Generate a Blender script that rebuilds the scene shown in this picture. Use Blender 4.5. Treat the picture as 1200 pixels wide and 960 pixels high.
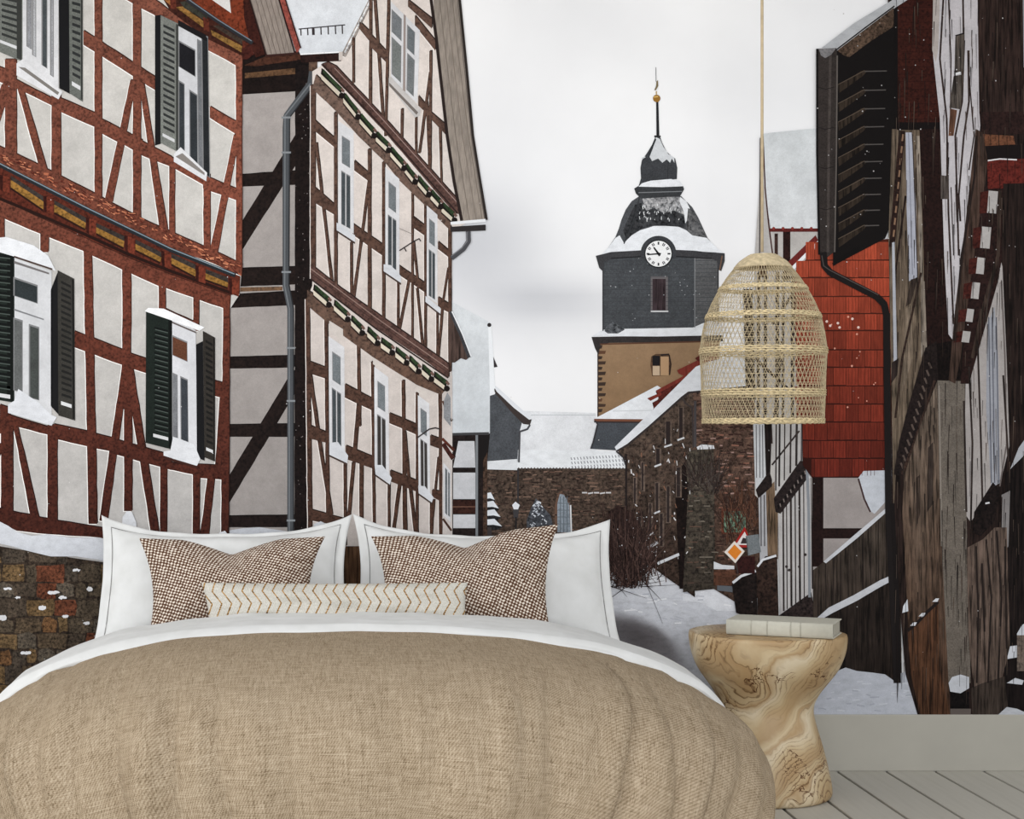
import bpy, math, random
import numpy as np
from mathutils import Vector

random.seed(7)
for o in list(bpy.data.objects):
    bpy.data.objects.remove(o)
scene = bpy.context.scene
COL = scene.collection

# ------------------------------------------------------------------ camera
CAM_H, CAM_D, FPX = 1.30, 6.5, 1930.0          # eye height, distance to mural wall, focal length in px
VPX, VPY = 408.0, 517.0                        # vanishing point of the floor boards in the 1200x960 frame
cam_data = bpy.data.cameras.new('camera')
cam_data.sensor_fit = 'HORIZONTAL'
cam_data.sensor_width = 36.0
cam_data.lens = FPX / 1200.0 * 36.0
cam_data.shift_x = (600.0 - VPX) / 1200.0
cam_data.shift_y = (VPY - 480.0) / 1200.0
cam = bpy.data.objects.new('camera', cam_data)
cam.location = (0.0, -CAM_D, CAM_H)
cam.rotation_euler = (math.pi / 2, 0, 0)
COL.objects.link(cam)
scene.camera = cam

# ------------------------------------------------------------------ world, light, exposure
world = bpy.data.worlds.new('room_light')
scene.world = world
world.use_nodes = True
bg = world.node_tree.nodes['Background']
bg.inputs[0].default_value = (0.985, 0.992, 1.0, 1)
bg.inputs[1].default_value = 0.90


def area_light(name, loc, target, size, power, col):
    d = bpy.data.lights.new(name, 'AREA')
    d.shape = 'RECTANGLE'
    d.size, d.size_y = size
    d.energy = power
    d.color = col
    o = bpy.data.objects.new(name, d)
    o.location = loc
    o.rotation_euler = (Vector(target) - Vector(loc)).to_track_quat('-Z', 'Y').to_euler()
    COL.objects.link(o)
    return o


area_light('added_front_fill', (0.9, -7.4, 1.9), (0.7, 0.0, 1.5), (4.2, 2.4), 168.0, (0.99, 0.995, 1.0))  # unseen fill light added behind the camera to light the mural evenly
area_light('window_daylight', (-4.2, -3.6, 2.3), (0.5, -0.4, 1.0), (2.2, 1.8), 104.0, (1.0, 0.995, 0.985))
scene.view_settings.view_transform = 'Standard'
scene.view_settings.look = 'None'
scene.view_settings.gamma = 1.0
scene.view_settings.use_curve_mapping = False
scene.view_settings.exposure = 0.0

# ------------------------------------------------------------------ helpers


def lin(c):
    out = []
    for v in c:
        v = max(0.0, min(255.0, v)) / 255.0
        out.append(v / 12.92 if v <= 0.04045 else ((v + 0.055) / 1.055) ** 2.4)
    return out


def tag(o, label=None, cat=None, group=None, kind=None):
    if label: o['label'] = label
    if cat: o['category'] = cat
    if group: o['group'] = group
    if kind: o['kind'] = kind
    return o


def empty(name, loc=(0, 0, 0)):
    o = bpy.data.objects.new(name, None)
    o.location = loc
    o.empty_display_size = 0.05
    COL.objects.link(o)
    return o


def mesh_obj(name, verts, faces, mat=None, parent=None, smooth=False, loc=None):
    me = bpy.data.meshes.new(name)
    me.from_pydata([tuple(v) for v in verts], [], [tuple(f) for f in faces])
    me.update()
    o = bpy.data.objects.new(name, me)
    COL.objects.link(o)
    if mat: me.materials.append(mat)
    if parent: o.parent = parent
    if loc is not None: o.location = loc
    if smooth:
        me.polygons.foreach_set('use_smooth', [True] * len(me.polygons))
    return o


def box_geo(x0, x1, y0, y1, z0, z1):
    v = [(x0, y0, z0), (x1, y0, z0), (x1, y1, z0), (x0, y1, z0), (x0, y0, z1), (x1, y0, z1), (x1, y1, z1), (x0, y1, z1)]
    f = [(0, 3, 2, 1), (4, 5, 6, 7), (0, 1, 5, 4), (1, 2, 6, 5), (2, 3, 7, 6), (3, 0, 4, 7)]
    return v, f


def box(name, b, mat, parent=None, bevel=0.0):
    v, f = box_geo(*b)
    o = mesh_obj(name, v, f, mat, parent)
    if bevel:
        m = o.modifiers.new('bevel', 'BEVEL'); m.width = bevel; m.segments = 2
    return o


def tube_geo(path, r, n=6, closed=False):
    P = [Vector(p) for p in path]
    verts, faces = [], []
    k = len(P)
    for i, p in enumerate(P):
        a = P[(i - 1) % k] if (closed or i > 0) else P[i]
        b = P[(i + 1) % k] if (closed or i < k - 1) else P[i]
        t = (b - a).normalized()
        ref = Vector((0, 0, 1)) if abs(t.z) < 0.9 else Vector((0, 1, 0))
        u = t.cross(ref).normalized(); w = u.cross(t)
        rr = r[i] if isinstance(r, (list, tuple)) else r
        for j in range(n):
            an = 2 * math.pi * j / n
            verts.append(p + (u * math.cos(an) + w * math.sin(an)) * rr)
    for i in range(k if closed else k - 1):
        for j in range(n):
            a = i * n + j; b = i * n + (j + 1) % n
            c = ((i + 1) % k) * n + (j + 1) % n; d = ((i + 1) % k) * n + j
            faces.append((a, b, c, d))
    if not closed:
        faces.append(tuple(range(n - 1, -1, -1))); faces.append(tuple((k - 1) * n + j for j in range(n)))
    return verts, faces


def lathe_geo(profile, n=64, cap=True):
    verts, faces = [], []
    for (r, z) in profile:
        for j in range(n):
            a = 2 * math.pi * j / n
            verts.append((r * math.cos(a), r * math.sin(a), z))
    for i in range(len(profile) - 1):
        for j in range(n):
            faces.append((i * n + j, i * n + (j + 1) % n, (i + 1) * n + (j + 1) % n, (i + 1) * n + j))
    if cap:
        faces.append(tuple(range(n - 1, -1, -1)))
        faces.append(tuple((len(profile) - 1) * n + j for j in range(n)))
    return verts, faces


class NT:
    """tiny node-tree writer"""
    def __init__(self, name, rough=0.8, spec=0.2):
        self.m = bpy.data.materials.new(name)
        self.m.use_nodes = True
        self.t = self.m.node_tree
        self.b = self.t.nodes['Principled BSDF']
        self.b.inputs['Roughness'].default_value = rough
        self.b.inputs['Specular IOR Level'].default_value = spec

    def n(self, typ, **kw):
        nd = self.t.nodes.new(typ)
        for k, v in kw.items():
            if k.startswith('i_'):
                key = k[2:]
                key = int(key) if key.isdigit() else key.replace('_', ' ')
                self.set(nd, key, v)
            else:
                setattr(nd, k, v)
        return nd

    def set(self, nd, key, v):
        if isinstance(v, bpy.types.NodeSocket):
            self.t.links.new(v, nd.inputs[key])
        else:
            nd.inputs[key].default_value = v

    def math(self, op, a, b=0.0, c=0.0):
        nd = self.t.nodes.new('ShaderNodeMath'); nd.operation = op
        self.set(nd, 0, a); self.set(nd, 1, b); self.set(nd, 2, c)
        return nd.outputs[0]

    def vmul(self, v, s):
        nd = self.t.nodes.new('ShaderNodeVectorMath'); nd.operation = 'MULTIPLY'
        self.set(nd, 0, v); nd.inputs[1].default_value = s
        return nd.outputs[0]

    def ramp(self, fac, stops):
        nd = self.t.nodes.new('ShaderNodeValToRGB')
        self.set(nd, 0, fac)
        el = nd.color_ramp.elements
        while len(el) < len(stops): el.new(0.5)
        for e, (p, c) in zip(el, stops):
            e.position = p
            e.color = (*lin(c), 1)
        return nd.outputs[0]

    def mix(self, fac, a, b, blend='MIX'):
        nd = self.t.nodes.new('ShaderNodeMix'); nd.data_type = 'RGBA'; nd.blend_type = blend
        self.set(nd, 0, fac)
        for key, v in ((6, a), (7, b)):
            if isinstance(v, (tuple, list)): v = (*lin(v), 1)
            self.set(nd, key, v)
        return nd.outputs[2]

    def noise(self, vec, scale, detail=3.0, rough=0.55, dist=0.0):
        nd = self.n('ShaderNodeTexNoise')
        self.set(nd, 'Vector', vec)
        nd.inputs['Scale'].default_value = scale
        nd.inputs['Detail'].default_value = detail
        nd.inputs['Roughness'].default_value = rough
        nd.inputs['Distortion'].default_value = dist
        return nd.outputs[0]

    def obj(self):
        return self.n('ShaderNodeTexCoord').outputs['Object']

    def uv(self):
        return self.n('ShaderNodeTexCoord').outputs['UV']

    def base(self, c):
        if isinstance(c, (tuple, list)): c = (*lin(c), 1)
        self.set(self.b, 'Base Color', c)

    def bump(self, h, strength=0.3, dist=0.002):
        nd = self.n('ShaderNodeBump')
        nd.inputs['Strength'].default_value = strength
        nd.inputs['Distance'].default_value = dist
        self.set(nd, 'Height', h)
        self.t.links.new(nd.outputs[0], self.b.inputs['Normal'])


def plain(name, c, rough=0.7, spec=0.25, var=0.05, scale=30.0):
    k = NT(name, rough, spec)
    f = k.noise(k.obj(), scale)
    k.base(k.ramp(f, [(0.3, [v * (1 - var) for v in c]), (0.7, [v * (1 + var) for v in c])]))
    return k.m


# ------------------------------------------------------------------ room shell
ROOM_X0, ROOM_X1, ROOM_Y0, CEIL = -4.6, 5.6, -7.6, 3.30
m_wall = plain('wall_paint', (214, 211, 204), 0.85)
m_base = plain('baseboard_paint', (165, 162, 153), 0.55, 0.3, 0.015, 6)
m_ceil = plain('ceiling_paint', (232, 230, 226), 0.9)
m_gap = plain('board_gap_black', (18, 16, 14), 0.9)

tag(box('wall_back', (ROOM_X0, ROOM_X1, 0.0, 0.15, -0.05, CEIL), m_wall), kind='structure')
tag(box('ceiling', (ROOM_X0, ROOM_X1, -1.0, 0.15, CEIL, CEIL + 0.1), m_ceil), kind='structure')
floor = tag(box('floor', (ROOM_X0, ROOM_X1, ROOM_Y0, 0.0, -0.06, -0.02), m_gap), kind='structure')
BASE_H = 66.2 / 296.923
tag(box('baseboard_back', (ROOM_X0, ROOM_X1, -0.018, 0.0, 0.0, BASE_H), m_base, None, 0.003), kind='structure')

k = NT('painted_floor_board', 0.5, 0.3)
oi = k.n('ShaderNodeObjectInfo')
co = k.vmul(k.obj(), (40.0, 2.0, 1.0))
gr = k.noise(co, 1.0, 6, 0.65)
bc = k.ramp(gr, [(0.25, (176, 173, 164)), (0.5, (184, 181, 172)), (0.8, (190, 187, 179))])
hv = k.n('ShaderNodeHueSaturation'); k.set(hv, 'Color', bc)
k.set(hv, 'Value', k.math('MULTIPLY_ADD', oi.outputs['Random'], 0.08, 0.95))
k.base(hv.outputs[0])
k.bump(gr, 0.15, 0.001)
m_board = k.m
PITCH = 57.2 / 296.923
x_first = (977.9 - VPX) / 296.923 - PITCH * 25
pv, pf = box_geo(0.011, PITCH - 0.0005, ROOM_Y0, -0.001, -0.02, 0.0)
plank_me = None
for i in range(48):
    x = x_first + i * PITCH
    if x < ROOM_X0 or x + PITCH > ROOM_X1: continue
    if plank_me is None:
        po = mesh_obj('plank', pv, pf, m_board, floor)
        bm = po.modifiers.new('bevel', 'BEVEL'); bm.width = 0.003; bm.segments = 2
        po.location = (x, 0, 0)
        plank_me = po
    else:
        c = plank_me.copy(); COL.objects.link(c); c.parent = floor; c.location = (x, 0, 0)

# ------------------------------------------------------------------ the wall mural: a flat print on paper
# The print is laid out in mural units (1 unit = 1/296.923 m on the wall), flat inks on one sheet.
SM = FPX / CAM_D
MX0, MX1, MY0, MY1 = -210.0, 1410.0, -76.0, 837.0
MOX, MOZ = (600.0 - VPX) / SM, CAM_H - (MY1 - VPY) / SM
mural = tag(empty('wall_mural', (MOX, 0.0, MOZ)),
            'wall-size photo mural of a snowy half-timbered old-town street with church tower', 'mural')
INK = 0.00016


def mp(x, y, d):
    x = min(max(x, MX0), MX1); y = min(max(y, MY0), MY1)
    return ((x - VPX) / SM - MOX, -0.0016 - d, CAM_H - (y - VPY) / SM - MOZ)


def ink(name, stops, scale=(1, 1, 1), ns=10.0, detail=3.0, rough=0.6, stops2=None, ns2=120.0, scale2=(1, 1, 1), grain=True):
    k = NT(name, 0.85, 0.12)
    at = k.n('ShaderNodeAttribute', attribute_name='ink').outputs['Color']
    o = k.obj()
    f = k.noise(k.vmul(o, scale), ns, detail, rough)
    g = k.ramp(f, stops)
    c = k.mix(1.0, at, g, 'MULTIPLY')
    if stops2:
        f2 = k.noise(k.vmul(o, scale2), ns2, 2.0)
        c = k.mix(1.0, c, k.ramp(f2, stops2), 'MULTIPLY')
    if grain: c = k.mix(1.0, c, k.ramp(k.noise(o, 330.0, 2.0, 0.7), [(0.3, g3(236)), (0.7, g3(255))]), 'MULTIPLY')
    if grain: c = k.mix(1.0, c, k.ramp(k.noise(o, 3.0, 3.0), [(0.3, g3(240)), (0.7, g3(255))]), 'MULTIPLY')
    sc = k.t.nodes.new('ShaderNodeVectorMath'); sc.operation = 'SCALE'
    k.set(sc, 0, c); sc.inputs['Scale'].default_value = 1.30
    k.base(sc.outputs[0])
    return k.m


def g3(a, b=None):
    return (a, a, a)


INKS = {
    'sky': ink('ink_sky', [(0.3, g3(228)), (0.7, g3(231))], ns=4, grain=False),
    'flat': ink('ink_flat', [(0.3, g3(236)), (0.7, g3(240))], ns=5),
    'plaster': ink('ink_plaster', [(0.3, g3(224)), (0.7, g3(245))], ns=14, detail=5, stops2=[(0.3, g3(246)), (0.7, g3(255))], ns2=90),
    'timber': ink('ink_timber', [(0.33, g3(150)), (0.5, g3(226)), (0.66, (255, 252, 248))], ns=95, detail=4,
                  stops2=[(0.3, g3(215)), (0.7, g3(255))], ns2=22),
    'snow': ink('ink_snow', [(0.3, g3(224)), (0.52, g3(237)), (0.75, g3(246))], scale=(1, 1, 1.8), ns=26, detail=5),
    'slate': ink('ink_slate', [(0.3, g3(200)), (0.7, g3(252))], ns=190, detail=2, stops2=[(0.3, g3(225)), (0.7, g3(255))], ns2=20),
    'rough': ink('ink_rough', [(0.36, g3(95)), (0.5, g3(200)), (0.64, (255, 252, 248))], ns=85, detail=5, rough=0.7,
                 stops2=[(0.3, g3(190)), (0.7, g3(255))], ns2=14),
    'wood': ink('ink_wood', [(0.36, g3(110)), (0.5, g3(210)), (0.64, g3(255))], scale=(1, 1, 0.06), ns=120, detail=4, rough=0.65,
                stops2=[(0.3, g3(205)), (0.7, g3(255))], ns2=12),
    'tile': ink('ink_tile', [(0.3, g3(205)), (0.7, g3(250))], scale=(1, 1, 0.15), ns=120, detail=2),
    'road2': ink('ink_street', [(0.3, g3(212)), (0.5, g3(236)), (0.75, g3(250))], scale=(1, 1, 2.2), ns=22, detail=5),
    'road': ink('ink_road', [(0.3, g3(150)), (0.5, g3(215)), (0.75, g3(255))], scale=(1, 1, 2.2), ns=16, detail=5),
}


def stone_ink(name, cell, stretch, mortar, tints):
    k = NT(name, 0.85, 0.12)
    at = k.n('ShaderNodeAttribute', attribute_name='ink').outputs['Color']
    o = k.obj()
    w = k.n('ShaderNodeTexNoise'); k.set(w, 'Vector', o); w.inputs['Scale'].default_value = cell * 1.3
    ad = k.t.nodes.new('ShaderNodeVectorMath'); ad.operation = 'MULTIPLY_ADD'
    k.set(ad, 0, w.outputs['Color']); ad.inputs[1].default_value = (0.35 / cell,) * 3; k.set(ad, 2, o)
    v = k.vmul(ad.outputs[0], (cell, 0.0, cell * stretch))
    ve = k.n('ShaderNodeTexVoronoi', feature='DISTANCE_TO_EDGE'); k.set(ve, 'Vector', v); ve.inputs['Scale'].default_value = 1.0
    vc = k.n('ShaderNodeTexVoronoi', feature='F1'); k.set(vc, 'Vector', v); vc.inputs['Scale'].default_value = 1.0
    sep = k.n('ShaderNodeSeparateColor'); k.set(sep, 0, vc.outputs['Color'])
    tint = k.ramp(sep.outputs[0], tints)
    f = k.noise(o, cell * 5, 4, 0.65)
    gr = k.ramp(f, [(0.25, g3(150)), (0.55, g3(225)), (0.8, g3(255))])
    c = k.mix(1.0, k.mix(1.0, at, tint, 'MULTIPLY'), gr, 'MULTIPLY')
    e = k.ramp(ve.outputs['Distance'], [(0.02, g3(255)), (0.11, g3(0))])
    c = k.mix(e, c, mortar)
    sc = k.t.nodes.new('ShaderNodeVectorMath'); sc.operation = 'SCALE'
    k.set(sc, 0, c); sc.inputs['Scale'].default_value = 1.25
    k.base(sc.outputs[0])
    return k.m


INKS['stone'] = stone_ink('ink_stone', 10.0, 1.7, (52, 42, 36),
                          [(0.0, (140, 120, 100)), (0.3, (215, 175, 130)), (0.5, (165, 160, 150)), (0.7, (220, 130, 95)), (1.0, (245, 215, 170))])
INKS['rubble'] = stone_ink('ink_rubble', 26.0, 2.2, (40, 30, 26),
                           [(0.0, (150, 130, 120)), (0.3, (235, 200, 170)), (0.6, (170, 150, 140)), (1.0, (255, 205, 170))])


class Pr:
    """one printed motif: a flat mesh of inked shapes lying on the mural sheet"""
    def __init__(self, name, label, base, parent=None, jit=0.35):
        self.name, self.label, self.base_l, self.jit = name, label, base, jit
        self.parent = parent
        self.v, self.f, self.c, self.m = [], [], [], []
        self.mats = []
        self.count = self.tick = 0
        self.obj = bpy.data.objects.new(name, bpy.data.meshes.new(name))
        COL.objects.link(self.obj)
        self.obj.parent = parent.obj if parent else mural
        if label: self.obj['label'] = label

    def poly(self, pts, col, mat='flat', lv=0, sub=None):
        if sub is None:
            self.tick += 1
            sub = (self.tick % 43) * 0.16
        if mat not in self.mats: self.mats.append(mat)
        d = (self.base_l + lv) * INK + sub * 0.00002
        i = len(self.v)
        for (x, y) in pts:
            self.v.append(mp(x, y, d))
            cc = col(x, y) if callable(col) else col
            self.c.append((*lin(cc), 1.0))
        self.f.append(tuple(range(i, i + len(pts))))
        self.m.append(self.mats.index(mat))

    def wob(self, pts):
        """edges cut into short runs and roughened a little, like hewn timber"""
        out = []
        j = self.jit
        for a, b in zip(pts, pts[1:] + pts[:1]):
            L = math.hypot(b[0] - a[0], b[1] - a[1])
            n = max(1, int(L / 11))
            for s in range(n):
                t = s / n
                jj = j if s else 0.0
                out.append((a[0] + (b[0] - a[0]) * t + random.uniform(-jj, jj), a[1] + (b[1] - a[1]) * t + random.uniform(-jj, jj)))
        return out

    def beam(self, pts, col, mat='timber', lv=2, edge=True, halo=None):
        p = self.wob(pts)
        self.count += 1
        s = (self.count % 43) * 0.16
        if edge:
            dk = (lambda x, y: [v * 0.42 for v in (col(x, y) if callable(col) else col)])
            self.poly([(x + 1.0, y - 1.1) for x, y in p], dk, 'flat', lv - 1, 0.1 + s)
            if halo: self.poly([(x - 0.9, y + 0.8) for x, y in p], halo, 'flat', lv - 1, -1.0 - s * 0.9)
        self.poly(p, col, mat, lv, s)

    def H(self, x1, a, b, x2, c, d, col, **kw):
        self.beam([(x1, a), (x2, c), (x2, d), (x1, b)], col, **kw)

    def V(self, a, b, y0, y1, col, c=None, d=None, **kw):
        c = a if c is None else c; d = b if d is None else d
        self.beam([(a, y0), (b, y0), (d, y1), (c, y1)], col, **kw)

    def line(self, x1, y1, x2, y2, w, col, mat='flat', lv=3, w2=None):
        L = math.hypot(x2 - x1, y2 - y1) or 1.0
        nx, ny = -(y2 - y1) / L / 2, (x2 - x1) / L / 2
        w2 = w if w2 is None else w2
        self.count += 1
        self.poly([(x1 + nx * w, y1 + ny * w), (x2 + nx * w2, y2 + ny * w2), (x2 - nx * w2, y2 - ny * w2), (x1 - nx * w, y1 - ny * w)],
                  col, mat, lv, (self.count % 43) * 0.16)

    def path(self, pts, w, col, mat='flat', lv=3):
        for a, b in zip(pts, pts[1:]):
            self.line(*a, *b, w, col, mat, lv)
        for p in pts[1:-1]:
            self.disc(*p, w / 2, col, mat, lv, 8)

    def disc(self, x, y, r, col, mat='flat', lv=3, n=20, ry=None):
        ry = r if ry is None else ry
        self.count += 1
        self.poly([(x + r * math.cos(2 * math.pi * i / n), y + ry * math.sin(2 * math.pi * i / n)) for i in range(n)], col, mat, lv, (self.count % 43) * 0.16)

    def rect(self, x0, y0, x1, y1, col, mat='flat', lv=3):
        self.count += 1
        self.poly([(x0, y0), (x1, y0), (x1, y1), (x0, y1)], col, mat, lv, (self.count % 43) * 0.16)

    def done(self):
        me = self.obj.data
        me.from_pydata(self.v, [], self.f)
        for m in self.mats: me.materials.append(INKS[m])
        me.polygons.foreach_set('material_index', self.m)
        ca = me.color_attributes.new('ink', 'FLOAT_COLOR', 'POINT')
        ca.data.foreach_set('color', [x for c in self.c for x in c])
        me.update()
        return self


def grad(c0, c1, y0, y1):
    def f(x, y):
        t = max(0.0, min(1.0, (y - y0) / (y1 - y0)))
        return [a + (b - a) * t for a, b in zip(c0, c1)]
    return f


def bil(q, u, v):
    (ax, ay), (bx, by), (cx, cy), (dx, dy) = q
    tx, ty = ax + (bx - ax) * u, ay + (by - ay) * u
    lx, ly = dx + (cx - dx) * u, dy + (cy - dy) * u
    return (tx + (lx - tx) * v, ty + (ly - ty) * v)


def bq(q, u0, v0, u1, v1):
    return [bil(q, u0, v0), bil(q, u1, v0), bil(q, u1, v1), bil(q, u0, v1)]


def shutter(house, label, q, col, slat, n, side=None, sidecol=(22, 22, 24), u0=0.2, u1=0.82, v0=0.08, v1=0.9, hi=None):
    p = Pr('printed_shutter', label, house.base_l + 5, house)
    if side: p.poly(side, sidecol, 'flat', 0)
    p.poly(q, col, 'slate', 1)
    p.poly(bq(q, 0.86, 0.01, 0.98, 0.99), [c * 0.45 for c in col], 'flat', 2)
    for i in range(n):
        v = v0 + (v1 - v0) * i / n
        dv = (v1 - v0) / n
        p.poly(bq(q, u0, v, u1, v + dv * 0.42), slat, 'flat', 2)
        if hi: p.poly(bq(q, u0 + 0.03, v + dv * 0.45, u1, v + dv * 0.62), hi, 'flat', 2)
    p.poly(bq(q, u0 - 0.04, v1 + 0.015, u1, v1 + 0.04), (205, 206, 208), 'flat', 3)
    return p.done()


def window(house, label, q, panes, frame=(216, 216, 219), extra=()):
    """panes: (u0, v0, u1, v1, colour) in the window's own quad"""
    p = Pr('printed_window', label, house.base_l + 5, house)
    p.poly(q, frame, 'plaster', 0)
    dk = [c * 0.6 for c in frame]
    for (a, b, c, d, col) in panes:
        p.poly(bq(q, a - 0.035, b - 0.012, c + 0.02, d + 0.004), dk, 'flat', 1)
        p.poly(bq(q, a, b, c, d), col, 'slate', 2)
    for pts, col, mat in extra:
        p.poly(pts, col, mat, 3)
    return p.done()


# paper sheet
sheet_b = (mp(MX0, 0, 0)[0], mp(MX1, 0, 0)[0], -0.0014, -0.0002, 0.0, mp(0, MY0, 0)[2])
box('mural_paper', sheet_b, plain('mural_paper_white', (225, 225, 226), 0.85, 0.12, 0.01), mural)

# ---- sky
sky = Pr('printed_sky', 'pale grey snowy sky of the mural', 1)
NX, NY = 54, 40
X0s, X1s, Y0s, Y1s = 300.0, 1100.0, MY0, 600.0


def skycol(x, y):
    b = 231 - 3 * math.exp(-((y - 60) / 90) ** 2)
    dk = 36 * math.exp(-((x - 560) / 90) ** 2 - ((y - 285) / 75) ** 2)
    dk += 26 * math.exp(-((x - 650) / 75) ** 2 - ((y - 352) / 22) ** 2)
    dk += 14 * math.exp(-((x - 600) / 90) ** 2 - ((y - 385) / 50) ** 2)
    dk += 3 * math.sin(x * 0.021 + y * 0.013) + 2 * math.sin(y * 0.037 - x * 0.017)
    return (b - dk, b - dk * 0.97 + 0.3, b + 2.5 - dk * 0.9)


for i in range(NX):
    for j in range(NY):
        xa, xb = X0s + (X1s - X0s) * i / NX, X0s + (X1s - X0s) * (i + 1) / NX
        ya, yb = Y0s + (Y1s - Y0s) * j / NY, Y0s + (Y1s - Y0s) * (j + 1) / NY
        sky.poly([(xa, ya), (xb, ya), (xb, yb), (xa, yb)], skycol, 'sky', 0, 0)
sky.done()

# ---- street, far church wing and small houses -------------------------------------------------
st = Pr('printed_street', 'snow-covered street with grey wheel track in the mural', 2)
SN = grad((214, 216, 222), (186, 189, 198), 660, 830)
st.poly([(560, 640), (716, 655), (740, 668), (752, 664), (762, 661), (775, 672), (785, 681), (800, 683), (815, 690), (840, 688), (852, 694), (866, 712),
         (905, 726), (950, 730), (950, 837), (560, 837)], SN, 'snow', 0)
st.poly([(716, 655), (735, 672), (752, 664), (760, 661), (772, 670), (782, 680), (770, 688), (745, 682), (716, 690)], (222, 224, 229), 'snow', 1)
st.poly([(800, 690), (815, 689), (842, 688), (856, 700), (866, 716), (840, 716), (820, 706), (800, 704)], (220, 222, 228), 'snow', 1)


def stcol(x, y):
    sn_ = SN(x, y)
    yb = 717 + 0.0066 * max(0, x - 712) ** 1.9
    m = min(1, max(0, (y - yb + 5) / 16))
    edge = 800 + (y - 745) * .42
    m *= min(1, max(0, (edge - x) / 26))
    m = m * m * (3 - 2 * m)
    deep = math.exp(-((x - 738 - (y - 735) * .9) / 30) ** 2 - ((y - 745) / 26) ** 2)
    tr_ = .5 + .5 * math.sin((x - y * 1.15) * .16)
    rd = [132 - 46 * deep + 22 * tr_ * (1 - deep), 130 - 48 * deep + 22 * tr_ * (1 - deep), 134 - 50 * deep + 22 * tr_ * (1 - deep)]
    return [p_ + (q_ - p_) * m for p_, q_ in zip(sn_, rd)]


for gx in range(700, 896, 4):
    for gy in range(704, 837, 4):
        st.poly([(gx, gy), (gx + 4, gy), (gx + 4, min(gy + 4, 837)), (gx, min(gy + 4, 837))], stcol, 'road2', 1, 0)
for i in range(90):
    x, y = random.uniform(718, 880), random.uniform(688, 790)
    if y > 712 + (x - 720) * 0.35 and x < 815: continue
    if y < 690 + max(0, x - 830) * 0.7: continue
    w = random.uniform(4, 14)
    st.line(x, y, x + w, y + random.uniform(-2, 3), random.uniform(0.8, 1.9), random.choice([(182, 185, 195), (232, 233, 237), (198, 200, 208)]), 'flat', 2)
st.done()

wing = Pr('printed_church_wing', 'low rubble-stone church wing with snowy roof in the mural', 4)
wing.poly([(560, 480), (698, 484), (700, 552), (560, 552)], (224, 226, 230), 'plaster', 0)
wing.line(622, 486.5, 698, 486.5, 1.2, (190, 193, 198), 'flat', 1)
wing.poly([(566, 549), (735, 549), (735, 668), (566, 668)], (96, 80, 70), 'rough', 1)
wing.poly([(607, 527), (733, 529), (733, 549), (606, 549)], (222, 225, 229), 'snow', 2)
for i in range(34):
    x = 607 + i * 3.7
    wing.line(x, 549.5, x + 1.5, 549.5, 3.0, (70, 60, 56), 'flat', 3)
    if i > 16:
        for r in range(3):
            wing.line(x - 1 + r * 0.6, 533 + r * 5 + (33 - i) * 0.2, x + 0.2 + r * 0.6, 536 + r * 5 + (33 - i) * 0.2, 1.1, (130, 132, 138), 'flat', 3)
wing.poly([(650, 622), (650, 592), (653, 580), (658, 575), (664, 583), (668, 592), (670, 622)], (96, 74, 62), 'flat', 2)
wing.poly([(653, 624), (653, 590), (656, 579), (661, 580), (667, 592), (668.5, 624)], (138, 148, 158), 'slate', 3)
for x in (656.5, 660.5, 664.5): wing.line(x, 582, x, 624, 0.9, (85, 92, 98), 'flat', 4)
for y in (590, 598, 606, 614): wing.line(653, y, 668, y, 0.8, (95, 102, 108), 'flat', 4)
wing.line(668.5, 592, 669.5, 624, 1.6, (205, 207, 210), 'flat', 4)
wing.path([(607, 549), (607, 600)], 2.0, (50, 48, 50), lv=4)
for i in range(330):
    x, y = random.uniform(566, 728), 553 + int(random.uniform(0, 20)) * 4.2 + random.uniform(-.5, .5)
    wing.line(x, y, x + random.uniform(3, 9), y + random.uniform(-.6, .6), random.uniform(.7, 1.5), random.choice([(38, 28, 25), (44, 32, 28), (60, 46, 40), (128, 104, 90), (112, 88, 76), (92, 70, 60)]), "flat", 2)
for i in range(5):
    wing.line(682 + i * 7, 577.5 + (i % 2), 688 + i * 7, 577.5, 1.6, (190, 188, 190), 'flat', 3)
wing.done()

sh = Pr('printed_slate_house', 'small dark slate-clad house with snowy ledge in the mural', 6)
sh.poly([(571, 466), (577, 461), (582, 461), (612, 494), (609, 505), (608, 542), (568, 541)], (80, 83, 88), 'slate', 0)
sh.poly([(566, 541), (606, 538), (606, 551), (566, 550)], (214, 217, 221), 'snow', 1)
sh.poly([(576, 452), (582, 456), (604, 476), (623, 492), (621, 498), (613, 497), (600, 484), (581, 462)], (58, 50, 48), 'flat', 1)
sh.poly([(577, 450), (583, 454), (606, 475), (624, 491), (620, 492), (602, 478), (582, 459)], (214, 217, 222), 'flat', 2)
sh.path([(621, 498), (618, 503), (609, 506), (608, 542)], 2.2, (70, 70, 74), lv=2)
sh.poly([(574, 440), (578, 450), (580, 462), (574, 464)], (226, 228, 232), 'flat', 2)
sh.poly([(575, 419), (578, 418), (583, 430), (578, 431)], (52, 48, 50), 'flat', 2)
sh.done()

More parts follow.
